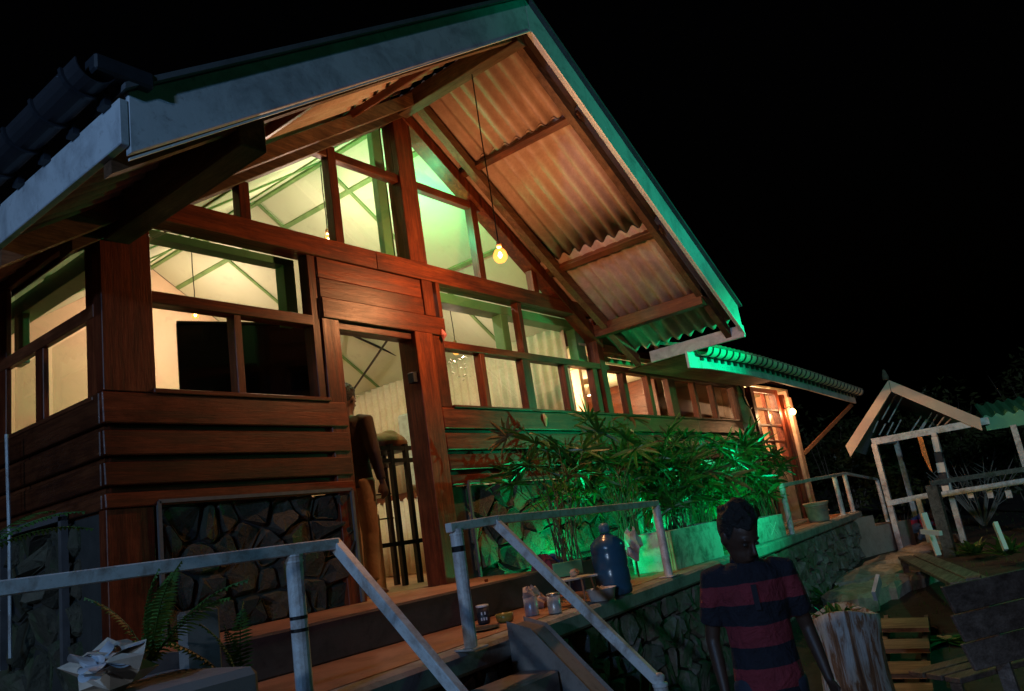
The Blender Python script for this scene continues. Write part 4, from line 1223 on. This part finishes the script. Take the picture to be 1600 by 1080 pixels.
# arbour
AC = dep(1432,700,14.0)
vd = Vector((AC.x-CAM.x, AC.y-CAM.y, 0)).normalized(); ru = Vector((vd.y,-vd.x,0))
t = thing('garden_arbour', 'white framed garden arbour with a peach coloured gable board and corrugated roof', 'arbour', (AC.x, AC.y, .2))
def al(r_, f_, z): return Vector((AC.x, AC.y, 0)) + ru*r_ + vd*f_ + Vector((0,0,z))
apx = (-.42, 3.10)
PEACH = painted('peach_paint', (.72,.52,.38), (.8,.75,.7), .4)
def lp(px, py, f_=0):      # point on the arbour's front plane
    d = ray(px, py); n_ = vd; k = (Vector((AC.x,AC.y,0))+vd*f_-CAM).dot(n_)/d.dot(n_)
    return CAM + d*k
def board(q, name, mt, th=.05, f_=0):
    vs = [lp(*p_, f_) for p_ in q]; vs += [v_+vd*th for v_ in vs]
    n = len(q)
    return MB().add(vs, [tuple(range(n)), tuple(range(2*n-1,n-1,-1))] + [(k,(k+1)%n,(k+1)%n+n,k+n) for k in range(n)]).build(name, mt, t)
board([(1388,594),(1392,612),(1329,714),(1321,697)], 'gable_board', PEACH)
board([(1389,594),(1531,653),(1535,673),(1393,612)], 'gable_board', PEACH, .052)
# corrugated slopes running back
def aroof(p0, p1, name):
    a0, a1 = lp(*p0), lp(*p1); N = 44; vs = []; fs = []; up_ = Vector((0,0,1))
    e = a1-a0
    depth_ = 6.6; M_ = 120
    for j in range(M_+1):
        o = .02*math.sin(2*math.pi*j/4*1.0)
        for q_ in (a0, a1):
            b_ = q_ + vd*(depth_*j/M_) + up_*(o+.02)
            vs += [b_, b_+up_*.008]
    for j in range(M_):
        a = j*4; c_ = a+4
        fs += [(a,a+2,c_+2,c_),(a+1,c_+1,c_+3,a+3),(a,c_,c_+1,a+1),(a+2,a+3,c_+3,c_+2)]
    MB().add(vs, fs).build(name, simple('zinc_sheet',(.55,.58,.64),.6,0) , t)
aroof((1390,598),(1326,704),'roof_sheet'); aroof((1391,598),(1533,660),'roof_sheet')
ZP = .22
def apost(px, py, f_=0, w_=.09, mt=RAIL, name='post', par=None):
    p_ = lp(px, py, f_); return MB().beam(Vector((p_.x,p_.y,ZP)), p_, w_, w_, (0,1,0)).build(name, mt, par or t)
for (px,py,f_) in ((1366,694,.1),(1459,676,.1),(1583,664,.1),(1400,690,2.3)): apost(px,py,f_)
MB().beam(lp(1362,691,.1), lp(1545,657,.1), .08,.12).build('tie_beam', RAIL, t)
MB().beam(lp(1366,694,.1), lp(1400,690,2.3), .06,.06).build('tie_beam', RAIL, t)
# pale strips added for the light stripes on the corrugated underside
for px,py,qx,qy in ((1392,612,1370,650),(1401,615,1378,656),(1411,619,1388,660),(1372,658,1364,676),(1384,662,1374,680),(1396,660,1386,680),(1408,656,1397,677),(1440,650,1424,674),(1448,655,1436,673),(1456,645,1440,672),(1465,648,1452,668),(1475,652,1464,666),(1486,655,1476,664)):
    MB().beam(lp(px,py,.9), lp(qx,qy,.9), .022,.02,(0,1,0)).build('light_stripe', RAIL, t)
# dark cloth wrap and white tape on the middle post
for (y0,y1,mt,w_) in ((683,706,WHITE,.10),(707,722,DARKF,.12),(723,738,WHITE,.125),(739,758,DARKF,.12),(759,772,WHITE,.11)):
    a_, b_ = lp(1459+(y0-676)*.22,y0,.05), lp(1459+(y1-676)*.22,y1,.05)
    MB().beam(a_, b_, w_, w_, (0,1,0)).build('post_wrap', mt, t)
# side canopy to the right, green light put into its colour
a0, a1 = lp(1536,652,.2), lp(1720,622,.2)
b = MB(); N = 60; vs = []; fs = []
for j in range(N+1):
    q_ = a0+(a1-a0)*j/N; o = .03*math.sin(2*math.pi*j/6)
    vs += [q_+Vector((0,0,o)), q_+Vector((0,0,-.24)), q_+Vector((0,0,o+.3))+vd*1.2]
for j in range(N): fs += [(3*j,3*j+3,3*j+4,3*j+1),(3*j,3*j+2,3*j+5,3*j+3)]
b.add(vs, fs).build('side_canopy', GREENP, t)
for z_, pts in ((0,[(1386,787),(1470,770)]),(0,[(1470,773),(1640,745)])):
    MB().beam(lp(*pts[0],-.05), lp(*pts[1],-.05), .06,.09).build('low_rail', RAIL, t)
for px in (1515,1546,1575): MB().beam(lp(px,766,-.02), lp(px+3,778,-.02), .09,.09,(0,1,0)).build('rail_block', RAIL, t)
apost(1435,780,-.05,.08)
# hanging orange cloth
q_ = [(1433,682),(1441,683),(1450,712),(1457,738),(1452,733),(1441,710)]
vs = [lp(*p_, -.08)+vd*(.0 if k%2 else .03) for k, p_ in enumerate(q_)]; vs += [v_+vd*.05 for v_ in vs]; n = 6
tag(MB().add(vs, [tuple(range(n)), tuple(range(2*n-1,n-1,-1))]+[(k,(k+1)%n,(k+1)%n+n,k+n) for k in range(n)]).build('hanging_cloth', simple('orange_cloth',(.62,.25,.07),.8)), 'orange cloth hung in folds from the arbour beam beside the wrapped post', 'cloth')
# finial bird on the apex
pa = lp(1384,592)
MB().loft([(pa+Vector((0,0,z)), r_, r_, (1,0,0), (0,1,0)) for z, r_ in ((-.02,.05),(.03,.06),(.09,.045),(.15,.03),(.18,.008))], 10).build('finial', BARK, t, smooth=True)

# ================================================================== PEOPLE
def voxel(mb, name, mat, parent, size=.011, smooth_it=3):
    me = mb.mesh(name)
    o = bpy.data.objects.new('tmp', me); col.objects.link(o)
    r_ = o.modifiers.new('r', 'REMESH'); r_.mode = 'VOXEL'; r_.voxel_size = size
    s_ = o.modifiers.new('s', 'SMOOTH'); s_.iterations = smooth_it; s_.factor = .5
    dg = bpy.context.evaluated_depsgraph_get()
    m2 = bpy.data.meshes.new_from_object(o.evaluated_get(dg), depsgraph=dg)
    bpy.data.objects.remove(o); bpy.data.meshes.remove(me)
    m2.name = name; m2.materials.clear(); m2.materials.append(mat)
    for p in m2.polygons: p.use_smooth = True
    o = bpy.data.objects.new(name, m2); col.objects.link(o); o.parent = parent
    return o
def limb(b, pts, rs, n=12): b.tube(pts, rs, n)
def ell(b, c, r_, n=14, rot=None):
    prof = []
    rings = []
    for i in range(9):
        t_ = math.pi*(i+.5)/9
        rings.append((Vector(c)+ (rot @ Vector((0,0,r_[2]*math.cos(t_))) if rot else Vector((0,0,r_[2]*math.cos(t_)))), r_[0]*math.sin(t_), r_[1]*math.sin(t_), rot @ Vector((1,0,0)) if rot else (1,0,0), rot @ Vector((0,1,0)) if rot else (0,1,0)))
    b.loft(rings, n)
def hand(b, wrist, d, palm_n, side):
    # d: direction of the fingers, palm_n: palm normal, side: +1/-1 thumb side
    d = Vector(d).normalized(); pn = Vector(palm_n).normalized(); s_ = d.cross(pn).normalized()*side
    w_ = Vector(wrist)
    b.loft([(w_+d*t, a, c_, s_, pn) for t, a, c_ in ((0,.024,.018),(.03,.032,.016),(.07,.038,.014),(.088,.036,.012))], 10)
    for k, L_ in enumerate((.066,.074,.070,.054)):
        r0 = w_ + d*.08 + s_*(.028-.019*k)
        a1 = (d*.93+pn*.35).normalized(); a2 = (d*.7+pn*.7).normalized()
        b.tube([r0, r0+a1*L_*.45, r0+a1*L_*.45+a2*L_*.35, r0+a1*L_*.45+a2*L_*.35+(a2+pn*.4).normalized()*L_*.25], [.0095,.009,.0085,.0065], 7)
    r0 = w_ + d*.025 + s_*.028
    b.tube([r0, r0+(s_*.6+d*.8)*.04, r0+(s_*.45+d)*.055+pn*.015], [.012,.0105,.008], 7)
def person(label, loc, rz, H_, pose, skin, shirt, pants, hair=HAIR, shoe=None, sleeve=.55, hat=None):
    s = H_/1.70
    t = thing('person', label, 'person', loc, rz)
    V = lambda x, y, z: Vector((x*s, y*s, z*s))
    P_ = dict(hip=V(0,0,.90), chest=V(0,0,1.22), neck=V(0,0,1.42), head=V(0,-.015,1.575),
              sh=(V(-.185,0,1.37), V(.185,0,1.37)), el=(V(-.235,.02,1.10), V(.235,.02,1.10)), wr=(V(-.245,-.03,.86), V(.245,-.03,.86)),
              hp=(V(-.09,0,.88), V(.09,0,.88)), kn=(V(-.10,-.02,.48), V(.10,-.02,.48)), an=(V(-.10,.02,.08), V(.10,.02,.08)), tilt=0.0, yaw=0.0)
    for k, v in pose.items():
        P_[k] = tuple(V(*q) for q in v) if isinstance(v, tuple) and isinstance(v[0], tuple) else (V(*v) if isinstance(v, tuple) else v)
    hip, chest, neck, head = P_['hip'], P_['chest'], P_['neck'], P_['head']
    X = Vector((1,0,0)); Y = Vector((0,1,0))
    body = MB()
    def torso(b, g, z0=0):
        rings = []
        for tt, a, c_ in ((P_.get('hem',-.06),.158,.110),(.04,.160,.112),(.22,.148,.10),(.45,.150,.105),(.7,.172,.115),(.88,.178,.108),(.97,.135,.085),(1.03,.075,.065)):
            if tt == P_.get('hem',-.06): p = hip + (hip-chest)*.2
            elif tt < .5: p = hip.lerp(chest, tt/.5)
            else: p = chest.lerp(neck, (tt-.5)/.5)
            rings.append((p, (a+g)*s, (c_+g)*s, X, Y))
        b.loft(rings, 20)
    torso(body, -.008)
    hk = s*P_.get('hs',1.0)
    Vh = lambda x, y, z: Vector((x*hk, y*hk, z*hk))
    hr = (Euler((P_['tilt'],0,P_['yaw'])).to_matrix())
    body.tube([neck-V(0,0,.05), neck.lerp(head,.35), neck.lerp(head,.7)], [.062*s,.055*s,.056*s], 12)
    ell(body, head+hr@Vh(0,.012,.02), (.075*hk,.092*hk,.105*hk), 16, hr)
    ell(body, head+hr@Vh(0,-.022,-.045), (.055*hk,.062*hk,.062*hk), 12, hr)
    body.tube([head+hr@Vh(0,-.082,.02), head+hr@Vh(0,-.105,-.015), head+hr@Vh(0,-.088,-.028)], [.009*hk,.015*hk,.010*hk], 8)
    ell(body, head+hr@Vh(0,-.078,-.052), (.024*hk,.012*hk,.010*hk), 8, hr)
    ell(body, head+hr@Vh(0,-.072,.032), (.050*hk,.016*hk,.010*hk), 8, hr)
    for sg in (-1,1):
        ell(body, head+hr@Vh(sg*.078,.012,.0), (.010*hk,.020*hk,.032*hk), 8, hr)
    for i in (0,1):
        sg = (-1,1)[i]
        limb(body, [P_['sh'][i]-V(sg*.04,0,0), P_['sh'][i], P_['sh'][i].lerp(P_['el'][i],.5), P_['el'][i], P_['el'][i].lerp(P_['wr'][i],.35), P_['wr'][i]], [x*s for x in (.05,.052,.045,.038,.036,.024)])
        d = (P_['wr'][i]-P_['el'][i]).normalized()
        hb = MB(); hand(hb, (0,0,0), d, (-sg*.9,-.3,0) , -1)
        body.add([Vector(v)*s*1.02 + P_['wr'][i] - d*.01 for v in hb.v], hb.f)
        limb(body, [P_['hp'][i], P_['hp'][i].lerp(P_['kn'][i],.5), P_['kn'][i], P_['kn'][i].lerp(P_['an'][i],.3), P_['an'][i]], [x*s for x in (.085,.07,.05,.052,.034)])
        a = P_['an'][i]
        body.loft([(a+V(0,.045,-.03), .032*s,.03*s,X,Vector((0,0,1))),(a+V(0,.0,-.035), .038*s,.04*s,X,Vector((0,0,1))),(a+V(0,-.09,-.05), .045*s,.028*s,X,Vector((0,0,1))),(a+V(0,-.16,-.06), .035*s,.016*s,X,Vector((0,0,1)))], 10)
    voxel(body, 'body', skin, t, .0085*s)
    sh = MB(); torso(sh, .016)
    for i in (0,1):
        sg = (-1,1)[i]
        e = P_['sh'][i].lerp(P_['el'][i], min(1, sleeve/.55*.75)); pts = [P_['sh'][i]-V(sg*.07,0,-.01), P_['sh'][i]+V(0,0,.0), P_['sh'][i].lerp(e,.5), e]; rr_ = [.062,.070,.066,.064]
        if sleeve > .9:
            pts = [P_['sh'][i]-V(sg*.07,0,-.01), P_['sh'][i], P_['sh'][i].lerp(P_['el'][i],.5), P_['el'][i], P_['el'][i].lerp(P_['wr'][i],.9)]; rr_ = [.062,.068,.058,.052,.036]
        sh.tube(pts, [q*s for q in rr_], 14)
    voxel(sh, 'shirt', shirt, t, .011*s)
    pn = MB()
    pn.loft([(hip+V(0,0,.04), .168*s,.122*s,X,Y),(hip, .172*s,.124*s,X,Y),(hip-V(0,0,.09), .168*s,.118*s,X,Y)], 20)
    for i in (0,1):
        pn.tube([P_['hp'][i]-V(0,0,-.02), P_['hp'][i].lerp(P_['kn'][i],.5), P_['kn'][i], P_['kn'][i].lerp(P_['an'][i],.9)], [q*s for q in (.098,.085,.068,.055)], 14)
    voxel(pn, 'trousers', pants, t, .012*s)
    hb = MB()
    ell(hb, head+hr@Vh(0,.026,.040), (.086*hk,.094*hk,.098*hk), 16, hr)
    r_ = random.Random(2)
    for k in range(70):
        a = r_.uniform(0,6.28); q = r_.uniform(.1,1.25)
        c_ = head+hr@Vh(.082*math.cos(a)*math.sin(q), .026+.092*math.sin(a)*math.sin(q), .045+.095*math.cos(q))
        if (hr.inverted()@(c_-head)).y < -.045*hk and (hr.inverted()@(c_-head)).z < .07*hk: continue
        ell(hb, c_, (.014*hk,)*3, 6)
    # clear the face
    hb.v = [tuple(Vector(v)) for v in hb.v]
    ho = voxel(hb, 'hair', hair, t, .009*s, 1)
    for v in ho.data.vertices:
        q = hr.inverted()@(v.co-head)
        if q.y < -.03*hk and q.z < .065*hk: v.co += hr@Vh(0,.055,0.012)
    eb = MB()
    for sg in (-1,1): ell(eb, head+hr@Vh(sg*.030,-.074,.012), (.013*hk,.008*hk,.007*hk), 8, hr)
    eb.build('eyes', simple('eye_dark',(.05,.04,.035),.3), t, local=True, smooth=True)
    return t
def stripes(name, a, b_, per, off):
    M = Mat(name)
    tc = M.node('ShaderNodeTexCoord'); sp_ = M.node('ShaderNodeSeparateXYZ'); M.l.new(tc.outputs['Object'], sp_.inputs[0])
    v = M.coords((1,1,1), False); n = M.noise(v, 5, 3)
    ad = M.node('ShaderNodeMath', operation='MULTIPLY_ADD'); M.l.new(n, ad.inputs[0]); ad.inputs[1].default_value = .035; M.l.new(sp_.outputs[2], ad.inputs[2])
    d = M.node('ShaderNodeMath', operation='DIVIDE'); M.l.new(ad.outputs[0], d.inputs[0]); d.inputs[1].default_value = per
    d2 = M.node('ShaderNodeMath', operation='ADD'); M.l.new(d.outputs[0], d2.inputs[0]); d2.inputs[1].default_value = off
    fr = M.node('ShaderNodeMath', operation='FRACT'); M.l.new(d2.outputs[0], fr.inputs[0])
    c = M.ramp(fr.outputs[0], [(0, a), (.49, a), (.5, b_), (.99, b_)])
    n2 = M.noise(v, 9, 5, .6, .4)
    M.color(M.mul(c, M.ramp(n2, [(.3,(.6,.6,.6)),(.7,(1.1,1.1,1.1))]))); M.rough(.9); M.bump(n2, .9, .05)
    return M.m
RED = stripes('striped_shirt', (.24,.026,.04), (.014,.013,.024), .168, .2)
BLUEJ = cloth('dark_blue_cloth', (.03,.035,.06)); TANS = cloth('tan_trousers', (.36,.22,.13)); BROWNS = cloth('dark_brown_shirt', (.045,.02,.012))
PALES = cloth('pale_shirt', (.36,.26,.22)); BLACKC = cloth('black_trousers', (.012,.012,.015))
fd = Vector((CAM.x-3.36, CAM.y+3.2, 0)); ang = math.atan2(fd.x, -fd.y)     # local -Y looks at the camera
man = person('man in a red and navy striped polo shirt walking on the garden path, head bowed', (3.33,-3.22,0), ang+.12, 1.53,
       dict(hs=1.2, hem=-.02, tilt=.55, yaw=.5, head=(-.005,-.05,1.545), el=((-.24,.03,1.10),(.25,.05,1.10)), wr=((-.235,-.06,.86),(.285,-.04,.87)), kn=((-.10,-.10,.50),(.10,.03,.48)), an=((-.10,-.12,.08),(.10,.22,.12))),
       SKIN, RED, BLUEJ, sleeve=.55)
man.scale = (.90,.94,1)
MB().loft([(Vector((0,.0,1.425)), .072,.066,(1,0,0),(0,1,0)),(Vector((0,-.005,1.46)), .066,.060,(1,0,0),(0,1,0)),(Vector((0,-.005,1.462)), .060,.055,(1,0,0),(0,1,0)),(Vector((0,0,1.42)), .062,.056,(1,0,0),(0,1,0))], 18).build('collar', cloth('navy_collar',(.014,.013,.028)), man, local=True, smooth=True).location.z = -.145
MB().box(-.012,.012,-.128,-.118,1.10,1.20).build('button_placket', cloth('navy_placket',(.02,.018,.03)), man, local=True)
person('man in dark shirt and tan trousers standing inside the doorway at its left jamb', (4.40,.42,1.235), R(100), 1.74,
       dict(el=((-.235,.0,1.10),(.235,-.02,1.10)), wr=((-.24,-.06,.86),(.23,-.10,.87)), tilt=.2), simple('doorway_skin',(.10,.045,.025),.5), BROWNS, TANS, sleeve=1.0)
person('person in a pale shirt and black trousers half hidden behind the right door jamb', (5.66,.62,1.235), R(80), 1.62,
       dict(chest=(0,-.08,1.20), neck=(0,-.16,1.36), head=(0,-.24,1.49), sh=((-.185,-.14,1.32),(.185,-.14,1.32)), el=((-.23,-.2,1.06),(.23,-.2,1.06)), wr=((-.2,-.4,.98),(.2,-.4,.98)), tilt=.5), SKIN, PALES, BLACKC, sleeve=.6)
cq = pt(1442,838,'z',.30)
person('small crouching person in a red and blue jacket bent over by the white stake', (cq.x, cq.y, .16), ang+.9, 1.45,
       dict(hip=(0,.20,.34), chest=(0,.02,.60), neck=(0,-.22,.66), head=(0,-.36,.62), sh=((-.17,-.16,.64),(.17,-.16,.64)), el=((-.24,-.2,.42),(.24,-.2,.42)), wr=((-.14,-.38,.26),(.14,-.38,.26)),
            hp=((-.09,.2,.34),(.09,.2,.34)), kn=((-.13,-.20,.46),(.13,-.20,.46)), an=((-.11,.06,.08),(.11,.06,.08)), tilt=.9), SKIN, stripes('red_blue_jacket',(.50,.03,.06),(.04,.07,.25),.35,.1), cloth('grey_trousers',(.1,.12,.18)), sleeve=1.0)

# ================================================================== INSIDE THE DOOR AND LEFT WINDOW
t = thing('shelf_rack', 'black steel rack standing inside the doorway', 'rack', (5.35,1.0,1.23))
b_ = MB()
for x, y in ((5.32,.9),(5.52,.9),(5.0,1.25),(5.55,1.25)):
    MB().beam((x,y,1.235),(x,y,2.56),.045,.045,(0,1,0)).build('upright', BLACK, t)
for z in (2.52,2.40,1.62): MB().beam((4.75,.9,z),(5.6,.9,z),.035,.04).build('cross_bar', BLACK, t); 
for z in (2.50,2.38): MB().box(4.9,5.6,.93,1.3,z,z+.015).build('shelf', BLACK, t)
for z in (2.12,1.88): MB().beam((4.8,1.25,z),(5.6,1.25,z),.014,.014).build('cross_wire', BLACK, t)
cc = pt(603,692,'y',1.05)
t = thing('cloth_bundle', 'brown tied cloth bundle resting on top of the black rack', 'bundle', tuple(cc))
BR = cloth('brown_bundle_cloth', (.26,.12,.05))
b = MB(); ell(b, (0,0,.0), (.24,.16,.10), 18); ell(b, (.02,-.03,.06), (.10,.09,.06), 12); ell(b, (-.15,0,.0), (.11,.12,.08), 12); ell(b,(.17,.02,-.01),(.10,.12,.07),12)
voxel(b, 'bundle_body', BR, t, .012)
tag(MB().box(7.585,7.64,2.35,3.05,2.35,3.35).build('arched_board', simple('pale_blue_board',(.50,.62,.60),.7), bevel=.12), 'pale blue board with rounded top hung on the corrugated wall, seen through the door', 'board')
tag(MB().box(4.40,4.78,.55,.95,1.235,1.90).build('plastered_counter', PILLAR, bevel=.02), 'low brown counter just inside the doorway', 'counter')
# dark screen behind the left window
A0 = pt(275,505,'y',1.0); dirv = Vector((.9401,-.3408,0)); Wd = 1.25
t = thing('dark_screen', 'big black screen filling the lower left window behind the glass', 'screen', tuple(A0+dirv*Wd/2-Vector((0,0,.65))))
rt = Matrix((dirv, Vector((.3408,.9401,0)), Vector((0,0,1)))).transposed()
SCR = simple('screen_glass', (.006,.006,.007), .12, bump=0)
MB().obox(A0+dirv*Wd/2-Vector((0,0,.47)), (Wd,.03,.94), rt).build('screen_panel', SCR, t, bevel=.004)
b = MB()
for a_, b__ in ((Vector((0,0,0)),dirv*Wd),(Vector((0,0,-.94)),dirv*Wd+Vector((0,0,-.94)))): b.beam(A0+a_-rt@Vector((0,.02,0)), A0+b__-rt@Vector((0,.02,0)), .02,.02)
b.build('screen_frame', BLACK, t)
MB().beam(A0+dirv*Wd/2-Vector((0,0,.94)), Vector((A0+dirv*Wd/2).to_tuple()[:2]+(1.235,)), .3,.08,(0,1,0)).build('stand', BLACK, t)
cp = Vector((2.64,.34,2.72))
t = thing('potted_cactus', 'small pale jointed cactus in a pot at the left window corner', 'plant', (cp.x,cp.y,cp.z))
MB().lathe([(.04,-.02),(.055,.04),(.058,.045),(.045,.04)], cp, 12).build('pot', PILLAR, t, smooth=True)
b = MB()
for dx, dz, r_, h in ((0,.10,.03,.07),(-.04,.15,.022,.05),(.035,.13,.022,.055),(.0,.20,.02,.045),(-.015,.29,.028,.03)):
    ell(b, cp+Vector((dx,0,dz)), (r_,r_*.6,h), 10)
b.build('cactus_pads', simple('cactus_skin',(.20,.20,.12),.7), t, smooth=True)
tag(MB().box(2.5,3.7,.26,.5,1.24,2.70).build('window_cabinet', WX), 'timber cabinet below the left window inside', 'cabinet')
tag(MB().tube([(5.205,-.062,3.44),(5.205,-.075,3.38),(5.205,-.06,3.33)], [.004,.03,.004], 8).build('pink_charm', simple('pink_charm',(.6,.2,.22),.5)), 'small pink charm pinned beside the top right of the door', 'ornament')
tag(MB().tube([(6.60,-.06,2.69),(6.605,-.075,2.64),(6.62,-.06,2.56)], [.012,.022,.006], 8).build('moth', simple('pale_moth',(.5,.38,.2),.8)), 'small pale moth resting on the board under the right windows', 'moth')

# ================================================================== FOREGROUND LEFT: fern, plastic flowers, low planting
def frond(seed, L_, wv):
    r_ = random.Random(seed); b = MB(); n = 26
    for k in range(n):
        t_ = (k+.5)/n; c = Vector((L_*t_, 0, .35*L_*math.sin(t_*1.9)*.6 - .12*L_*t_*t_))
        lw = wv*(math.sin(math.pi*min(1,t_*1.05+.05))**.6+.05)
        for sg in (-1,1):
            e = c+Vector((lw*.25, sg*lw, -.012+r_.uniform(-.006,.006))); m1 = c.lerp(e,.5)
            wd = L_/n*.42
            b.add([c+Vector((-wd*.6,0,0)), m1+Vector((-wd,0,.003)), e, m1+Vector((wd,0,.003)), c+Vector((wd*.6,0,0))], [(0,1,2,3,4)])
    b.tube([Vector((L_*q, 0, .35*L_*math.sin(q*1.9)*.6-.12*L_*q*q)) for q in [i/8 for i in range(9)]], .0025, 5)
    me = b.mesh('frond'); me.materials.append(FERN); return me
FR = [frond(i, .42, .05) for i in range(3)]
def fern(label, c, n, seed, angs=None):
    r_ = random.Random(seed); t = thing('fern', label, 'fern', tuple(c), group='ferns in the left foreground')
    for k in range(n):
        a, el = (angs[k] if angs and k < len(angs) else (r_.uniform(0,6.283), r_.uniform(.2,1.1)))
        share('frond', r_.choice(FR), t, (0,0,0), (r_.uniform(-.25,.25), -el, a), r_.uniform(.55,.9))
    return t
# direction that rises steeply in view
fern('green sword fern with one upright frond in front of the left handrail', pt(235,1035,'y',-2.35), 8, 3, [(-.9,1.35),(.5,.9),(.7,.7),(2.4,.8)])
fern('fern frond reaching in from the left edge of the picture', pt(-40,868,'y',-2.2), 5, 5, [(-.2,.05),(2.5,.5)])
fern('dark fern low at the foot of the left post', pt(380,1090,'y',-2.3), 5, 8)
t = thing('plastic_flowers', 'crumpled white plastic petals on a planter in the lower left corner', 'plastic flowers', tuple(pt(150,1050,'y',-2.4)))
r_ = random.Random(14); cq = Vector((0,0,0))
WP = simple('white_plastic_petals', (.55,.55,.58), .35)
for k in range(15):
    a = r_.uniform(0,6.283); el = r_.uniform(.1,1.4); L_ = r_.uniform(.07,.15); d = Vector((math.cos(a)*math.cos(el), math.sin(a)*math.cos(el), math.sin(el))); s_ = d.cross(Vector((.1,.2,1))).normalized()
    vs = []
    for tt, ww in ((0,.25),(.4,1),(.75,.8),(1,.1)):
        cc = d*(L_*tt)+Vector((0,0,-.04*tt*tt))+Vector((r_.uniform(-.008,.008),)*3)
        up_ = s_.cross(d)*.012*math.sin(tt*6)
        vs += [cc-s_*.035*ww+up_, cc-up_, cc+s_*.035*ww+up_]
    MB().add(vs, [(3*j+q, 3*j+q+1, 3*j+q+4, 3*j+q+3) for j in range(3) for q in range(2)]).build('petal', WP, t, local=True, smooth=True).modifiers.new('sub','SUBSURF').levels = 2
tag(crumple(pt(175,1040,'y',-2.35), .10, 44, PAPER, 'clay_shard', None, .6), 'reddish broken clay piece behind the white plastic petals', 'shard')
b = MB(); pb = pt(150,1090,'y',-2.4); b.box(pb.x-.5,pb.x+.35,pb.y-.2,pb.y+.25,0,pb.z-.0); 
tag(b.build('low_planter', CONCD, bevel=.02), 'low dark planter under the fern and white petals, bottom left', 'planter')
pq = pt(320,1000,'y',-2.1)
tag(MB().box(pq.x-.08,pq.x+.05,pq.y-.02,pq.y+.03,0,pq.z+.10).build('slab_offcut', CONCD, bevel=.01), 'upright grey slab behind the fern', 'slab')

# ================================================================== VEGETATION BEHIND
def bush(name, label, cat, c, rx, ry, rz_, n, lf, mt, seed, trunk=True, twigs=12):
    r_ = random.Random(seed); t = thing(name, label, cat, tuple(c)); b = MB()
    cl = [(Vector((r_.uniform(-.6,.6)*rx, r_.uniform(-.6,.6)*ry, r_.uniform(-.45,.7)*rz_)), r_.uniform(.3,.55)) for _ in range(14)]
    for k in range(n):
        q, rr_ = r_.choice(cl); d = Vector((r_.gauss(0,1), r_.gauss(0,1), r_.gauss(0,1))).normalized()*r_.uniform(.5,1)*rr_
        p_ = Vector((0,0,rz_*1.1))+q+Vector((d.x*rx,d.y*ry,d.z*rz_))
        u_ = Vector((r_.gauss(0,1),r_.gauss(0,1),r_.gauss(0,.6))).normalized(); w_ = u_.cross(Vector((r_.gauss(0,1),r_.gauss(0,1),1))).normalized()*lf*.4
        b.add([p_-u_*lf, p_+w_, p_+u_*lf, p_-w_], [(0,1,2,3)])
    b.build('crown' if trunk else 'foliage', mt, t, local=True)
    b = MB()
    for k in range(twigs):
        e = Vector((r_.uniform(-.8,.8)*rx, r_.uniform(-.8,.8)*ry, rz_*r_.uniform(1.0,1.9)))
        b.tube([(0,0,-.1), e*.4+Vector((r_.uniform(-.1,.1),0,.1)), e], [.03*rz_*.6,.015*rz_,.004], 5)
    b.build('trunk', BARK, t, local=True)
    return t
def gr(px, py): return pt(px, py, 'z', .2)
for i, (px, d_, rx, rz_, lb) in enumerate(((1395,19,1.6,1.2,'dark leafy bush behind the arbour, left of its first post'),(1300,24,2.2,1.6,'dim leafy tree beyond the porch railing'),(1480,22,2.0,1.0,'low dark shrub seen between the arbour posts'),(1600,18,1.4,1.1,'leafy shrub at the right edge behind the arbour rail'))):
    c = dep(px, 760, d_); c.z = .2
    bush('garden_bush', lb, 'bush', c, rx, rx*.8, rz_, 1600, .10, BUSH, 60+i)
c = dep(1520, 760, 16.5); c.z = .2
t = thing('dry_shrub', 'bare pale twiggy shrub behind the white arbour rail', 'shrub', tuple(c)); b = MB(); r_ = random.Random(70)
for k in range(26):
    a = r_.uniform(-.7,.7); L_ = r_.uniform(.8,1.7); e = Vector((ru.x*math.sin(a)*L_, ru.y*math.sin(a)*L_, math.cos(a)*L_)); m1 = e*.5+Vector((r_.uniform(-.08,.08), r_.uniform(-.08,.08), 0))
    b.tube([(0,0,0), m1, e], [.02,.013,.005], 5)
    for q in range(3):
        s0 = m1.lerp(e, r_.uniform(0,.8)); b.tube([s0, s0+Vector((r_.uniform(-.3,.3), r_.uniform(-.3,.3), r_.uniform(.1,.4)))], [.008,.003], 4)
b.build('twigs', simple('dry_twig',(.24,.22,.19),.9), t, local=True)
for i, (px, d_, h) in enumerate(((1180,34,5.5),(1330,38,5),(1500,36,5.5),(1650,30,6))):
    c = dep(px, 740, d_); c.z = 0
    bush('dark_tree', ['tree lost in the dark behind the wing roof','dark tree behind the porch brace','dark tree above the arbour rail','dark tree past the right edge of the canopy'][i], 'tree', c, 2.6, 2.6, h*.45, 1500, .16, BUSH, 80+i)
# grass tufts and litter on the path: uncountable
b = MB(); r_ = random.Random(9)
for k in range(5000):
    x = r_.uniform(3.5,24); y = r_.uniform(-7,-1.6+max(0,(x-3.5)*.0885)-.15) if x < 15.3 else r_.uniform(-6,2)
    if r_.random() < .5 and y > -3.2: continue
    p_ = Vector((x,y,gz(x,y)-.01)); a = r_.uniform(0,6.28); h = r_.uniform(.03,.09); q = Vector((math.cos(a),math.sin(a),0))
    b.add([p_-q*.006, p_+q*.006, p_+Vector((r_.uniform(-.03,.03),r_.uniform(-.03,.03),h))], [(0,1,2)])
b.build('grass', FERN, kind='stuff')
